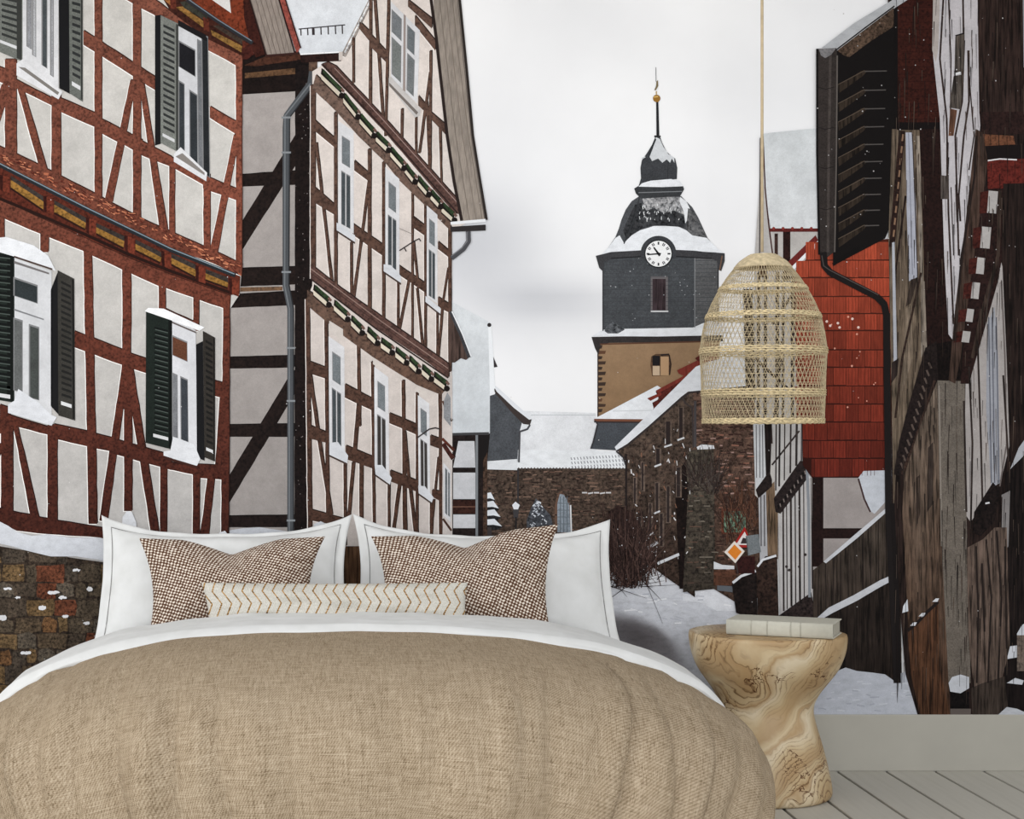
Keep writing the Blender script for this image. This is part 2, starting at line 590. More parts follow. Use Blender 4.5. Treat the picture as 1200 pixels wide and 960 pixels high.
tr = Pr('printed_snowy_fir', 'small snow-laden fir beside the half-timbered house in the mural', 8)
for (cx, cy, w) in ((573, 582, 7), (575, 592, 10), (576, 602, 11), (575, 613, 14)):
    tr.poly([(cx - w * 0.8, cy + 4), (cx, cy - 6), (cx + w, cy + 5), (cx + w * .6, cy + 8), (cx - w * .7, cy + 8)], (52, 52, 56), 'rough', 0)
    tr.poly([(cx - w, cy + 3), (cx - w * .4, cy - 4), (cx + w * .3, cy - 5), (cx + w * .95, cy + 4), (cx + w * .2, cy + 2)], (214, 218, 224), 'snow', 1)
tr.rect(570, 618, 576, 640, (60, 55, 55), lv=1)
tr.done()
tr = Pr('printed_snowy_fir', 'grey frosted fir left of the gothic window in the mural', 8)
tr.poly([(618, 640), (617, 610), (622, 596), (628, 584), (636, 594), (645, 604), (650, 622), (650, 640)], (92, 96, 104), 'rough', 0)
for i in range(90):
    t = random.random(); y = 586 + t * 45; x = 630 + random.uniform(-1, 1) * (2 + t * 15)
    tr.line(x, y, x + random.uniform(-3, 3), y + random.uniform(0.5, 2.5), 1.2, random.choice([(205, 209, 216), (170, 175, 184), (50, 50, 54)]), 'flat', 1)
tr.done()
ln = Pr('printed_street_lantern', 'black lantern with snow cap before the church wing in the mural', 9)
ln.poly([(600, 592), (604, 588), (609, 592), (607, 597), (602, 597)], (215, 217, 222), 'flat', 1)
ln.poly([(601, 597), (608, 597), (607, 607), (602, 607)], (60, 58, 60), 'flat', 0)
ln.line(604.5, 606, 604.5, 640, 2, (35, 33, 34), lv=1)
ln.done()

# ---- house with big snow roof
hs = Pr('printed_snow_roof_house', 'black and white timbered house under a broad snowy roof in the mural', 10)
hs.poly([(516, 350), (530, 354), (552, 366), (574, 378), (574, 508), (518, 508)], grad((214, 218, 222), (200, 205, 210), 360, 500), 'plaster', 0)
hs.poly([(572, 380), (575, 378), (577, 400), (580, 455), (574, 462)], (228, 231, 235), 'flat', 0)
hs.disc(573.3, 381, 2.4, (48, 44, 46), lv=2)
hs.poly([(518, 508), (574, 508), (571, 540), (571, 640), (518, 640)], (38, 30, 29), 'timber', 1)
PW = (196, 197, 201)
for q in ([(537, 517), (556, 517), (557, 548), (531, 548)], [(531, 554), (557, 554), (557, 585), (531, 585)], [(531, 603), (557, 603), (557, 619), (531, 619)]):
    hs.poly(q, PW, 'plaster', 2)
hs.rect(530, 586, 557, 602, (58, 34, 28), 'timber', 2)
hs.line(530, 594, 557, 594, 1.2, (105, 75, 62), lv=3)
hs.line(559, 510, 559, 640, 3.6, (120, 124, 128), lv=3)
hs.line(560.5, 510, 560.5, 640, 1.0, (40, 38, 40), lv=4)
hs.line(530, 509, 573, 508, 3.0, (62, 62, 64), lv=3)
hs.poly([(561, 510), (573, 510), (571, 530), (566, 560), (561, 560)], (25, 22, 22), 'flat', 2)
hs.poly([(566, 540), (571, 530), (571, 640), (566, 640)], (96, 74, 62), 'rough', 2)
hs.done()

# ---- church tower ---------------------------------------------------------------------------
tw = Pr('printed_church_tower', 'slate-clad church tower with onion cap and ochre base in the mural', 6)
SL = (76, 79, 83)
OC = grad((148, 121, 94), (134, 107, 80), 400, 490)
tw.poly([(700, 400), (843, 397), (843, 500), (735, 500), (700, 490)], OC, 'plaster', 0)
for i in range(13):
    y = 405 + i * 6.2
    w = 9 if i % 2 else 5
    tw.poly([(701, y), (701 + w, y + random.uniform(-.5, .5)), (701 + w - 1, y + 3.6), (701, y + 4)], random.choice([(66, 50, 42), (92, 64, 48), (58, 46, 40)]), 'flat', 1)
tw.line(700.6, 402, 700.6, 488, 1.4, (60, 46, 40), lv=2)
tw.poly([(763, 418), (768, 415), (784, 414.5), (786, 424), (785, 440), (764, 441), (762, 428)], (98, 74, 56), 'timber', 1)
tw.rect(764.5, 417, 773, 428.5, (28, 26, 28), lv=2)
tw.rect(764.8, 429, 773, 440, (186, 164, 140), lv=2)
tw.rect(774, 418, 783.5, 440, (172, 140, 108), lv=2)
tw.path([(784, 416), (786, 427), (784.5, 439)], 1.6, (46, 34, 30), lv=3)
tw.line(774, 416.3, 784, 415.3, 1.8, (40, 34, 34), lv=3)
# cornice and snow ledge
tw.poly([(693, 395), (847, 392), (847, 400), (714, 402), (704, 404), (701, 416), (697, 408)], (56, 52, 52), 'slate', 2)
tw.line(703, 403.5, 843, 400, 1.6, (86, 58, 44), lv=3)
# slate body
tw.poly([(706, 300), (842, 298), (842, 392), (706, 392)], SL, 'slate', 1)
tw.poly([(814, 298), (842, 298), (842, 392), (814, 392)], (96, 97, 99), 'slate', 2)
for i in range(17):
    y = 306 + i * 4.8
    tw.line(707, y, 842, y - 0.6, 0.5, (60, 62, 66), lv=3)
tw.line(814, 302, 814, 384, 1.1, (122, 124, 127), lv=4)
tw.line(706.5, 305, 706.5, 388, 1.4, (48, 48, 52), lv=4)
tw.line(841.3, 300, 841.3, 380, 1.6, (52, 52, 55), lv=4)
for i in range(26):
    tw.disc(random.uniform(710, 838), random.uniform(308, 380), random.uniform(.4, .9), (150, 152, 156), lv=4, n=6)
tw.poly([(694, 394), (706, 386.5), (722, 387), (732, 385.5), (812, 384), (829, 376.5), (844, 374), (848, 393), (770, 394.5)], (220, 223, 228), 'snow', 4)
tw.poly([(708, 388), (711, 382), (718, 377.5), (726, 382), (732, 386.5), (724, 391), (712, 391)], (118, 122, 128), 'rough', 5)
# belfry shutter
tw.rect(762.5, 324, 782.5, 366, (102, 98, 100), lv=3)
tw.rect(764.5, 327, 780, 364, (66, 54, 58), 'wood', lv=4)
for y in (333, 342, 351): tw.line(765, y, 780, y, .7, (50, 40, 44), lv=5)
tw.line(762.5, 365, 783, 365, 1.7, (196, 196, 199), lv=5)
# bell roof
tw.poly([(749, 230), (740, 236), (733, 246), (728, 258), (725, 268), (721, 278), (712, 291), (706, 297), (848, 298), (838, 290), (829, 279), (824, 268),
         (818, 255), (811, 243), (803, 235), (798, 230)], (82, 84, 88), 'slate', 4)
tw.poly([(744, 240), (738, 252), (730, 270), (734, 281), (741, 276), (745, 258), (752, 238)], (68, 70, 74), 'rough', 5)
tw.poly([(752, 231), (797, 231), (802, 252), (790, 247), (778, 250), (766, 244), (757, 247)], (196, 197, 201), 'rough', 5)
tw.poly([(751, 240), (757, 247), (766, 244), (778, 250), (790, 247), (801, 254), (803, 268), (786, 265), (765, 264), (752, 268), (740, 275), (745, 258)], (70, 72, 76), 'rough', 6)
for i in range(60):
    tw.line(x := random.uniform(748, 803), y := random.uniform(238, 258), x + random.uniform(-1, 1), y + random.uniform(1, 4), .9, random.choice([(190, 192, 196), (220, 221, 224), (60, 62, 66)]), lv=7)
tw.poly([(797, 231), (804, 236), (808, 244), (806, 256), (803, 262), (801, 248), (796, 236)], (222, 224, 228), 'snow', 7)
tw.poly([(806, 244), (813, 248), (822, 266), (829, 280), (812, 278), (804, 268)], (122, 123, 126), 'rough', 7)
tw.path([(749, 232), (745, 250), (741, 262), (731, 286)], 1.3, (50, 52, 55), lv=8)
# snow collar with the clock arch
tw.poly([(704, 299), (712, 291), (721, 279), (726, 276), (731, 285), (740, 276), (750, 270), (760, 267), (766, 265), (780, 265), (795, 266), (804, 270), (811, 276),
         (828, 279), (838, 289), (849, 298), (838, 297), (815, 294), (794, 293), (750, 294), (726, 295)], (224, 227, 232), 'snow', 8)
arc = [(771.4 + 21 * math.cos(a), 297.5 + 21 * math.sin(a)) for a in [math.pi + math.pi * i / 18 for i in range(19)]]
tw.poly(arc + [(792, 303), (751, 303)], (64, 66, 70), 'slate', 9)
tw.poly([(698, 300), (716, 295.5), (751, 293.5), (751, 300.5), (718, 303), (708, 307), (707, 319), (702, 314)], (66, 66, 69), 'slate', 9)
tw.poly([(792, 293.5), (838, 296), (849, 297), (849, 306), (845, 318), (841, 316), (840, 306), (830, 302), (792, 300.5)], (66, 66, 69), 'slate', 9)
tw.line(716, 303, 751, 300.8, 1.2, (34, 34, 36), lv=10)
tw.line(792, 300.8, 834, 303, 1.2, (34, 34, 36), lv=10)
tw.line(846, 300, 843, 317, 1.5, (110, 84, 70), lv=10)
# lantern storey
tw.poly([(743, 221), (750, 217), (800, 217.5), (801.5, 222), (797, 230), (751, 233), (745, 227)], (60, 62, 65), 'slate', 8)
tw.line(748, 226, 799, 224.5, 1.0, (120, 122, 126), lv=9)
tw.poly([(748, 219), (752, 215), (762, 212), (786, 210), (796, 212), (801, 218.5), (776, 219.5)], (226, 228, 233), 'snow', 9)
tw.poly([(768, 160), (773, 160), (776, 168), (781, 178), (787, 183.5), (791, 186), (793.5, 197), (793, 210), (784, 211), (762, 212.5), (752, 216), (748, 219),
         (751, 209), (750.3, 197), (752, 188), (759, 178), (765, 168)], (66, 68, 72), 'slate', 8)
tw.poly([(768.5, 161), (773, 163), (777, 172), (783, 181), (790, 185), (790, 191), (787, 186), (785, 191), (781, 187), (776, 191), (771, 186), (764, 189), (761, 184), (765, 174)], (206, 209, 213), 'snow', 9)
tw.line(768, 163, 760, 182, 2.2, (50, 52, 55), lv=10)
tw.line(783, 190, 782, 210, .8, (46, 48, 50), lv=10)
tw.line(752, 186, 756, 184, 1.4, (200, 203, 207), lv=10)
# rod, ball, vane
tw.line(770, 119, 770.8, 160, 2.6, (34, 34, 37), lv=9, w2=3.4)
tw.line(766.5, 160, 774, 160, 2.0, (40, 40, 42), lv=10)
tw.disc(769.3, 115.6, 4.4, (150, 108, 48), lv=10)
tw.line(766, 114, 771, 113.5, 1.4, (215, 178, 105), lv=11)
tw.line(769, 111, 769, 107, 1.2, (170, 140, 80), lv=9)
tw.line(768.6, 96, 768.4, 79, .7, (110, 112, 116), lv=9)
tw.poly([(770.8, 94), (771.2, 101), (768.5, 106), (766.5, 106), (768.6, 101), (769, 96)], (120, 106, 78), 'flat', 10)
tw.done()

ck = Pr('printed_clock', 'white clock face with black hands near quarter to eleven', 17, tw)
CX, CY = 771.4, 297.6
ck.disc(CX, CY, 16.6, (36, 37, 40), lv=0, n=40)
ck.disc(CX, CY, 15.2, (232, 233, 234), lv=1, n=40)
for i in range(12):
    a = 2 * math.pi * i / 12
    da = (0.0, ) if i in (0, 3, 6, 9) else (-0.07, 0.07)
    for e in da:
        ck.line(CX + 10.6 * math.sin(a + e), CY - 10.6 * math.cos(a + e), CX + 14 * math.sin(a + e), CY - 14 * math.cos(a + e), 1.9 if len(da) == 1 else 1.1, (58, 58, 62), lv=2)
ck.line(CX + 3, CY - 0.2, CX - 13, CY + 1.0, 1.6, (24, 24, 26), lv=3)
ck.line(CX + 1.6, CY + 2.4, CX - 5.6, CY - 7.6, 2.6, (24, 24, 26), lv=4, w2=1.6)
ck.disc(CX, CY, 1.6, (24, 24, 26), lv=5)
ck.done()

# ---- nave and rubble-stone house --------------------------------------------------------------
nv = Pr('printed_nave_roof', 'snowy hipped nave roof with red ridge tiles below the tower in the mural', 24)
nv.poly([(692, 526), (700, 494), (756, 494), (760, 500), (724, 528)], (76, 80, 86), 'slate', 0)
nv.poly([(694, 492), (770, 452), (776, 456), (766, 478), (756, 494), (700, 494)], (222, 225, 230), 'snow', 1)
nv.line(718, 482, 766, 481, 1.0, (196, 199, 204), lv=2)
nv.line(696, 492.5, 757, 493, 3.2, (112, 72, 56), lv=2)
nv.line(696, 494.5, 757, 495, 1.5, (52, 40, 38), lv=3)
nv.path([(697, 493), (700, 497), (696, 515), (692, 526)], 1.6, (52, 50, 54), lv=3)
RT = (118, 50, 42)
nv.poly([(768, 459), (803, 440), (806, 446), (790, 464), (776, 474), (766, 480), (764, 472), (772, 468)], (92, 40, 35), 'timber', 2)
nv.poly([(768, 458), (802, 440), (803, 444), (771, 461)], RT, 'tile', 3)
nv.poly([(793, 434), (826, 418), (840, 412), (840, 420), (806, 437), (804, 442), (795, 438)], RT, 'tile', 3)
nv.poly([(758, 467), (774, 460), (775, 463), (762, 470)], RT, 'tile', 3)
nv.poly([(814, 420), (822, 415), (830, 414), (830, 419), (818, 424)], (86, 36, 32), 'tile', 4)
nv.done()

sn = Pr('printed_stone_house', 'tall brown rubble-stone house along the street in the mural', 28)
STL = grad((104, 88, 78), (74, 58, 50), 500, 680)
sn.poly([(722, 528), (760, 498), (800, 462), (814, 456), (814, 700), (800, 690), (785, 680), (758, 660), (733, 660), (733, 540)], STL, 'rough', 0)
sn.poly([(812, 452), (890, 430), (890, 700), (862, 706), (836, 690), (812, 690)], grad((122, 96, 84), (88, 68, 58), 480, 680), 'rough', 0)
sn.poly([(720, 524), (765, 480), (800, 445), (815, 430), (830, 424), (890, 410), (890, 452), (806, 459), (798, 465), (760, 499), (735, 520), (722, 528)], (216, 219, 225), 'snow', 1)
sn.path([(722, 529), (736, 521), (761, 500), (799, 466), (808, 460), (890, 452)], 2.2, (52, 46, 46), lv=2)
sn.path([(799, 466), (803, 473), (811, 478), (812, 525)], 1.6, (60, 54, 54), lv=3)
sn.line(814.2, 470, 814.2, 524, 3.0, (72, 68, 70), lv=3)
sn.line(733.5, 532, 733.5, 660, 2.0, (34, 28, 28), lv=3)
sn.path([(722, 529), (730, 536), (733, 545)], 1.8, (48, 44, 46), lv=3)
sn.poly([(806, 528), (836, 526), (836, 540), (838, 690), (800, 694), (802, 560)], grad((96, 88, 78), (76, 68, 60), 560, 690), 'rough', 2)
sn.poly([(816, 524), (822, 521), (836, 522), (837, 526), (817, 527)], (212, 214, 219), 'snow', 3)
sn.poly([(790, 560), (803, 540), (806, 575), (800, 690), (796, 690)], (34, 24, 22), 'rough', 2)
for (x, y0, y1, w) in ((753, 542, 575, 3), (771, 526, 545, 5), (783, 494, 522, 6), (798, 478, 514, 5), (744, 560, 590, 3), (770, 566, 600, 4), (795, 548, 582, 5), (783, 570, 612, 4), (775, 602, 640, 4), (762, 590, 626, 3), (750, 606, 640, 3)):
    sn.rect(x - w / 2 - 1, y0 - 1, x + w / 2 + 1, y1 + 1, (108, 93, 84), "timber", lv=2)
    sn.rect(x - w / 2, y0, x + w / 2 - 1, y1, (44, 36, 35), lv=3)
    if random.random() < .6: sn.line(x - w / 2 - 2, y1 + 2, x + w / 2 + 1, y1 - 1, 2.0, (205, 206, 210), lv=4)
for i in range(150):
    x = random.uniform(736, 808); y = random.uniform(max(505, 530 - (x - 736) * .7), 655)
    sn.line(x, y, x + random.uniform(-.6, 2.5), y + random.uniform(-3, 6), random.uniform(.6, 1.5), random.choice([(38, 26, 24), (128, 92, 74), (58, 40, 34), (210, 208, 210)]), lv=2)
for i in range(420):
    x = random.uniform(814, 880); y = 462 + int(random.uniform(0, 52)) * 4.3 + random.uniform(-.6, .6)
    if x < 838 and y > 520: continue
    sn.line(x, y, min(x + random.uniform(3, 9), 884), y + random.uniform(-.7, .7), random.uniform(.8, 1.9), random.choice([(44, 28, 26), (52, 34, 30), (150, 122, 114), (132, 92, 78), (112, 84, 72), (68, 48, 42)]), lv=1)
for i in range(90):
    x = random.uniform(803, 834); y = 545 + int(random.uniform(0, 24)) * 6
    sn.line(x, y, x + random.uniform(4, 10), y + random.uniform(-.6, .6), random.uniform(.8, 1.6), random.choice([(44, 38, 34), (110, 102, 92), (58, 50, 44), (92, 72, 62)]), lv=3)
# green-shuttered opening, ledges with snow
sn.rect(845, 596, 875, 626, (106, 62, 48), 'timber', lv=3)
sn.rect(848, 599, 873.5, 624, (122, 150, 128), 'rough', lv=4)
for i in range(9):
    sn.line(872, 622 - i * 1.2, 851 + i * 2.4, 599, .6, (70, 84, 74), lv=5)
for q in ([(752, 644), (770, 634), (771, 637), (754, 647)], [(769, 659), (795, 648), (796, 651), (771, 662)], [(836, 658), (846, 662), (860, 663), (860, 667), (836, 667)]):
    sn.poly(q, (206, 208, 213), 'snow', 4)
sn.rect(836, 668, 862, 686, (96, 64, 50), 'timber', lv=3)
sn.poly([(840, 686), (858, 687), (858, 694), (840, 692)], (92, 96, 102), 'flat', 4)
sn.done()

bush = Pr('printed_bare_bush', 'dark leafless bush against the stone house in the mural', 36)
bush.poly([(712, 600), (724, 592), (740, 600), (752, 620), (760, 650), (757, 672), (742, 684), (728, 676), (712, 668)], (58, 42, 38), 'rough', 0)
for i in range(620):
    bx, by = random.gauss(736, 12), random.uniform(650, 690)
    an = random.gauss(-1.57, 0.75); L = random.uniform(12, 60)
    ex, ey = bx + math.cos(an) * L * .75, by + math.sin(an) * L * 1.4
    if ey < 585: ey = 585 + random.uniform(0, 30)
    bush.line(bx, by, ex, ey, random.uniform(.5, 1.3), random.choice([(40, 26, 24), (30, 21, 20), (58, 42, 38), (84, 64, 58), (44, 32, 30)]), lv=2, w2=.3)
for i in range(46):
    x, y = random.uniform(718, 775), random.uniform(600, 680)
    bush.disc(x, y, random.uniform(.3, .8), (204, 205, 210), lv=2, n=6)
for i in range(110):
    bx, by = random.uniform(806, 842), random.uniform(556, 580)
    bush.line(bx, by, bx + random.gauss(0, 12), by - random.uniform(5, 42), random.uniform(.6, 1.4), random.choice([(46, 38, 36), (72, 64, 60), (58, 46, 42), (38, 30, 28)]), lv=0, w2=.4)
for i in range(130):
    bx, by = random.uniform(850, 888), random.uniform(590, 640)
    bush.line(bx, by, bx + random.gauss(-2, 10), by - random.uniform(10, 45), random.uniform(.6, 1.3), random.choice([(60, 38, 30), (44, 30, 26), (88, 60, 46)]), lv=0, w2=.4)
bush.done()

# ---- white timbered houses and red tiled gable on the right -----------------------------------
wh = Pr('printed_white_house', 'narrow white plank-and-timber houses stepping down the street in the mural', 40)
wh.poly([(894, 157), (954, 151), (962, 152), (962, 268), (903, 270), (898, 240), (892, 200)], grad((208, 212, 215), (216, 219, 222), 160, 260), 'plaster', 1)
wh.poly([(884, 300), (889, 225), (891, 160), (894, 158), (897, 240), (903, 272), (962, 268), (962, 330), (940, 345), (940, 560), (904, 600), (884, 580)], (184, 180, 177), 'plaster', 0)
wh.path([(893.5, 160), (896, 220), (900, 262), (905, 300)], 1.6, (66, 40, 38), lv=2)
wh.line(890.5, 162, 889.5, 300, 1.4, (70, 64, 62), lv=2)
wh.line(901, 270, 962, 270, 4.0, (92, 36, 34), 'tile', lv=2)
for x in range(906, 960, 11): wh.disc(x, 268, 1.8, (130, 52, 46), lv=3, n=8)
wh.rect(917, 272, 925.5, 330, (46, 26, 24), 'timber', lv=2)
wh.rect(907, 274, 911, 300, (70, 50, 46), 'timber', lv=2)
wh.poly([(955, 276), (958, 282), (926, 314), (921, 309)], (108, 40, 38), 'tile', 3)
wh.poly([(958, 282), (960, 285), (928, 318), (926, 314)], (224, 226, 230), 'flat', 3)
for x, w in ((888, 2.5), (896, 3), (910, 3.5), (917, 2), (928, 3), (936, 2.5)):
    wh.V(x - w / 2, x + w / 2, 320, 560, (62, 52, 49), x - w / 2 - 1, x + w / 2 - 1, mat='wood', lv=2)
wh.V(870, 880, 340, 470, (66, 56, 50), 874, 884, mat='wood', lv=2)
for (a, b, c, d) in ((905, 380, 938, 330), (884, 420, 938, 470), (904, 520, 916, 400)):
    wh.line(a, b, c, d, 3.5, (70, 58, 54), 'wood', 2)
# first, further house
wh.poly([(882, 497), (899, 497), (899, 556), (886, 577), (884, 560)], (192, 194, 198), 'plaster', 3)
for x in (885.5, 889.5, 893): wh.line(x, 498, x + .4, 560, 1.0, (92, 92, 96), lv=4)
wh.poly([(895, 497), (904, 497), (902, 556), (897, 560)], (36, 28, 27), 'wood', 4)
wh.poly([(885, 574), (901, 552), (904, 562), (904, 570), (888, 584)], (40, 32, 31), 'timber', 5)
wh.poly([(888, 582), (899, 574), (900, 650), (890, 660)], (168, 168, 172), 'plaster', 3)
for x in (891, 895): wh.line(x, 580, x + .4, 640, 1.3, (74, 72, 74), lv=4)
wh.poly([(897, 574), (911, 560), (911, 655), (899, 655)], (122, 100, 80), 'wood', 4)
# second house
wh.poly([(904, 497), (938, 497), (938, 545), (908, 588)], (182, 179, 178), 'plaster', 4)
for (x, w) in ((909, 1.6), (913, 2.2), (919, 1.4), (926, 2.0), (933, 2.6)):
    wh.line(x, 497, x - .6, 575 - (x - 909) * 1.2, w, (62, 55, 54), 'wood', lv=5)
wh.line(904, 545, 936, 505, 2.0, (70, 60, 58), 'wood', lv=5)
wh.poly([(906, 584), (937, 540), (945, 541), (948, 548), (946, 560), (914, 602), (908, 600)], (44, 36, 36), 'timber', 6)
for i in range(8):
    t = i / 7.5
    x, y = 911 + t * 31, 592 - t * 41
    wh.line(x, y, x + 1.2, y + 4.5, 2.2, (16, 13, 13), lv=7)
    wh.line(x + 2.2, y - 2, x + 3.2, y + 2, 1.2, (122, 112, 108), lv=7)
wh.line(939, 497, 938.5, 540, 2.0, (80, 78, 80), lv=7)
wh.poly([(911, 602), (944, 558), (950, 562), (952, 700), (914, 726)], (178, 175, 175), 'plaster', 4)
for (x, w) in ((917, 2.0), (921, 1.2), (926, 2.4), (931, 1.4), (936, 2.4), (941, 1.2)):
    wh.line(x, 598 - (x - 912) * 1.3, x + .8, 716 - (x - 917) * .6, w, (60, 52, 50), 'wood', lv=5)
wh.path([(945, 548), (947, 600), (948, 700)], 3.2, (126, 130, 136), lv=6)
wh.line(950.5, 560, 951.5, 690, 2.0, (40, 34, 34), lv=6)
for (x, y) in ((924, 668), (936, 664), (943, 650), (921, 664)): wh.disc(x, y, 1.8, (52, 46, 46), lv=7, n=8)
wh.poly([(911, 722), (950, 694), (956, 728), (912, 732)], (56, 46, 45), 'rough', 6)
# cellar walls
wh.poly([(887, 666), (896, 652), (910, 650), (912, 728), (887, 728)], (62, 46, 40), 'rough', 6)
wh.path([(887, 664), (893, 656), (909, 651)], 2.6, (206, 208, 213), lv=7)
wh.poly([(857, 684), (868, 676), (886, 670), (887, 728), (862, 718)], (42, 33, 31), 'rough', 6)
wh.path([(858, 683), (868, 675), (885, 669)], 3.0, (206, 208, 213), lv=7)
wh.done()

sg = Pr('printed_road_sign', 'red-bordered triangle and yellow diamond road signs in the mural', 50)
sg.poly([(872, 617), (857, 641.5), (882, 641.5)], (150, 38, 36), 'flat', 0)
sg.poly([(872, 623), (861.5, 638.5), (879, 638.5)], (214, 206, 206), 'flat', 1)
sg.poly([(870, 630), (874, 631), (875, 637), (867, 637)], (52, 42, 44), 'flat', 2)
sg.poly([(860, 634), (872, 646), (861, 660), (848, 647)], (216, 208, 200), 'flat', 2)
sg.poly([(860, 638), (868.5, 646.5), (861, 656), (852, 647)], (206, 122, 44), 'flat', 3)
sg.poly([(873, 628), (888, 626), (891, 647), (876, 651)], (122, 128, 132), 'slate', 4)
sg.line(874, 629, 876, 650, 1.0, (78, 82, 86), lv=5)
sg.line(862, 659, 864, 672, 1.6, (60, 50, 48), lv=1)
sg.rect(862, 652, 884, 672, (56, 28, 27), 'timber', lv=0)
sg.done()

rg = Pr('printed_red_tiled_gable', 'gable clad in red clay tiles behind the lamp in the mural', 50)
outl = [(928, 322), (958, 288), (1044, 280), (1044, 562), (952, 562), (940, 545), (939, 500), (932, 420)]
RC = grad((162, 70, 48), (96, 35, 26), 290, 560)
rg.poly(outl, lambda x, y: [v * .45 for v in RC(x, y)], 'flat', 0)
rows = [284, 306, 326.5, 348.5, 368.5, 388.5, 411, 431.5, 453, 474.5, 495.5, 517, 538, 560]
for r in range(len(rows) - 1):
    y0, y1 = rows[r], rows[r + 1] - 1.6
    off = (r % 2) * 7.3
    x = 925 + off
    while x < 1043:
        xl = 958 - (min(y1, 322) - 288) * .88 if y1 < 322 else (931 if y1 < 500 else (940 if y1 < 545 else 950))
        xa, xb = max(x, xl), min(x + 14.0, 1043)
        if xb - xa > 2:
            t = random.uniform(.86, 1.12)
            rg.poly([(xa, y0), (xb, y0), (xb, y1 + random.uniform(-.4, .6)), (xa, y1 + random.uniform(-.4, .6))],
                    (lambda tt: lambda x_, y_: [v * tt for v in RC(x_, y_)])(t), 'tile', 1)
            for s in range(3):
                xs = xa + (xb - xa) * (.2 + .3 * s)
                rg.line(xs, y0 + 1, xs, y1 - 1, .6, (lambda x_, y_: [v * .78 for v in RC(x_, y_)]), lv=2)
        x += 14.6
for i in range(16): rg.disc(random.uniform(950, 1030), random.uniform(360, 500), random.uniform(.5, 1.6), (214, 150, 130), lv=3, n=7)
for (x, y) in ((968, 377), (981, 379), (983, 384), (998, 374), (1005, 384), (972, 382)): rg.disc(x, y, 1.6, (222, 196, 186), lv=3, n=7)
# timber and plaster below the tiles
rg.poly([(950, 560), (1044, 560), (1044, 640), (952, 668)], (150, 143, 141), 'plaster', 0)
rg.rect(951, 560, 964, 664, (34, 20, 19), 'timber', lv=1)
rg.rect(962, 619, 1012, 631, (38, 24, 22), 'timber', lv=1)
rg.poly([(1005, 560), (1011, 552), (1044, 551), (1044, 580), (1024, 602), (1017, 598)], (184, 188, 196), 'snow', 2)
rg.path([(1005, 561), (1012, 585), (1019, 600)], 2.0, (60, 44, 44), lv=3)
rg.done()

wf = Pr('printed_plank_wall', 'dark weathered plank wall with a snowy rail in the mural', 56)
wf.poly([(952, 668), (966, 657), (1044, 590), (1052, 584), (1056, 800), (985, 800), (952, 800)], grad((82, 72, 64), (48, 38, 33), 600, 780), 'wood', 0)
for i in range(11):
    x = 958 + i * 8.8
    wf.line(x, 672 - (x - 952) * .84, x, 796, .9, (32, 26, 24), lv=1)
wf.poly([(952, 728), (986, 704), (1049, 680), (1049, 790), (985, 790), (952, 780)], (44, 36, 32), 'wood', 2)
wf.poly([(953, 727), (970, 712), (1000, 697), (1030, 680), (1048, 672), (1049, 678), (1030, 688), (1003, 704), (975, 718), (956, 729)], (186, 188, 194), 'snow', 3)
wf.poly([(964, 658), (1000, 627), (1046, 588), (1047, 592), (1003, 631), (967, 660)], (190, 192, 198), 'snow', 3)
wf.poly([(948, 800), (975, 788), (990, 782), (1003, 786), (1022, 788), (1036, 790), (1046, 797), (1054, 789), (1064, 785), (1080, 837), (948, 837)], (180, 184, 194), 'snow', 4)
for i in range(30):
    x, y = random.uniform(955, 1062), random.uniform(798, 834)
    wf.line(x, y, x + random.uniform(4, 11), y + random.uniform(-1.5, 1.5), 1.4, random.choice([(160, 164, 175), (192, 196, 204)]), lv=5)
wf.done()

# ---- gable-fronted brown timbered house --------------------------------------------------------
gh = Pr('printed_gable_house', 'cream half-timbered gable house with brown beams and green jetty strips in the mural', 14, jit=0.25)
CP = grad((224, 214, 208), (196, 187, 182), 60, 600)
BR = grad((104, 80, 70), (82, 58, 48), 60, 600)
SG = grad((168, 161, 158), (150, 144, 141), 110, 600)
DK = (34, 25, 23)
# grey side wall in shade
gh.poly([(284, 60), (368, 60), (368, 660), (266, 660), (268, 360), (284, 306)], SG, 'plaster', 0)
gh.poly([(283, 64), (352, 60), (368, 72), (368, 106), (283, 111)], (30, 21, 19), 'timber', 1)
gh.poly([(312, 66), (352, 63), (353, 70), (300, 78), (286, 77)], (82, 50, 38), 'timber', 2)
gh.poly([(287, 86), (347, 80), (347, 87), (287, 92)], (104, 76, 54), 'timber', 2)
gh.beam([(282, 205), (368, 199), (368, 216), (282, 219)], DK)
gh.beam([(284, 259), (345, 160), (350, 152), (350, 188), (284, 293)], DK)
gh.beam([(280, 315), (368, 312), (368, 333), (276, 336)], DK)
gh.poly([(280, 337), (331, 336), (331, 340.5), (280, 342)], (120, 92, 70), 'timber', 2)
gh.beam([(268, 346), (368, 340), (368, 357), (268, 361)], DK)
gh.beam([(267, 419), (345, 417), (345, 431), (267, 432)], DK)
gh.beam([(267, 560), (338, 442), (345, 434), (345, 462), (267, 592)], DK)
gh.beam([(267, 498), (345, 497), (345, 512), (267, 512)], DK)
gh.beam([(267, 605), (345, 604), (345, 618), (267, 618)], DK)
gh.poly([(266, 622), (285, 619), (305, 618), (338, 623), (370, 620), (370, 660), (266, 660)], (186, 189, 196), 'snow', 4)
gh.beam([(346, 76), (368, 76), (368, 330), (364, 640), (345, 640)], (30, 22, 21), lv=3)
gh.poly([(361, 345), (366, 345), (366, 630), (362, 630)], (48, 34, 30), 'timber', 4)
for i in range(60): gh.disc(random.uniform(346, 364), random.uniform(90, 620), random.uniform(.3, .8), (120, 112, 110), lv=5, n=6)
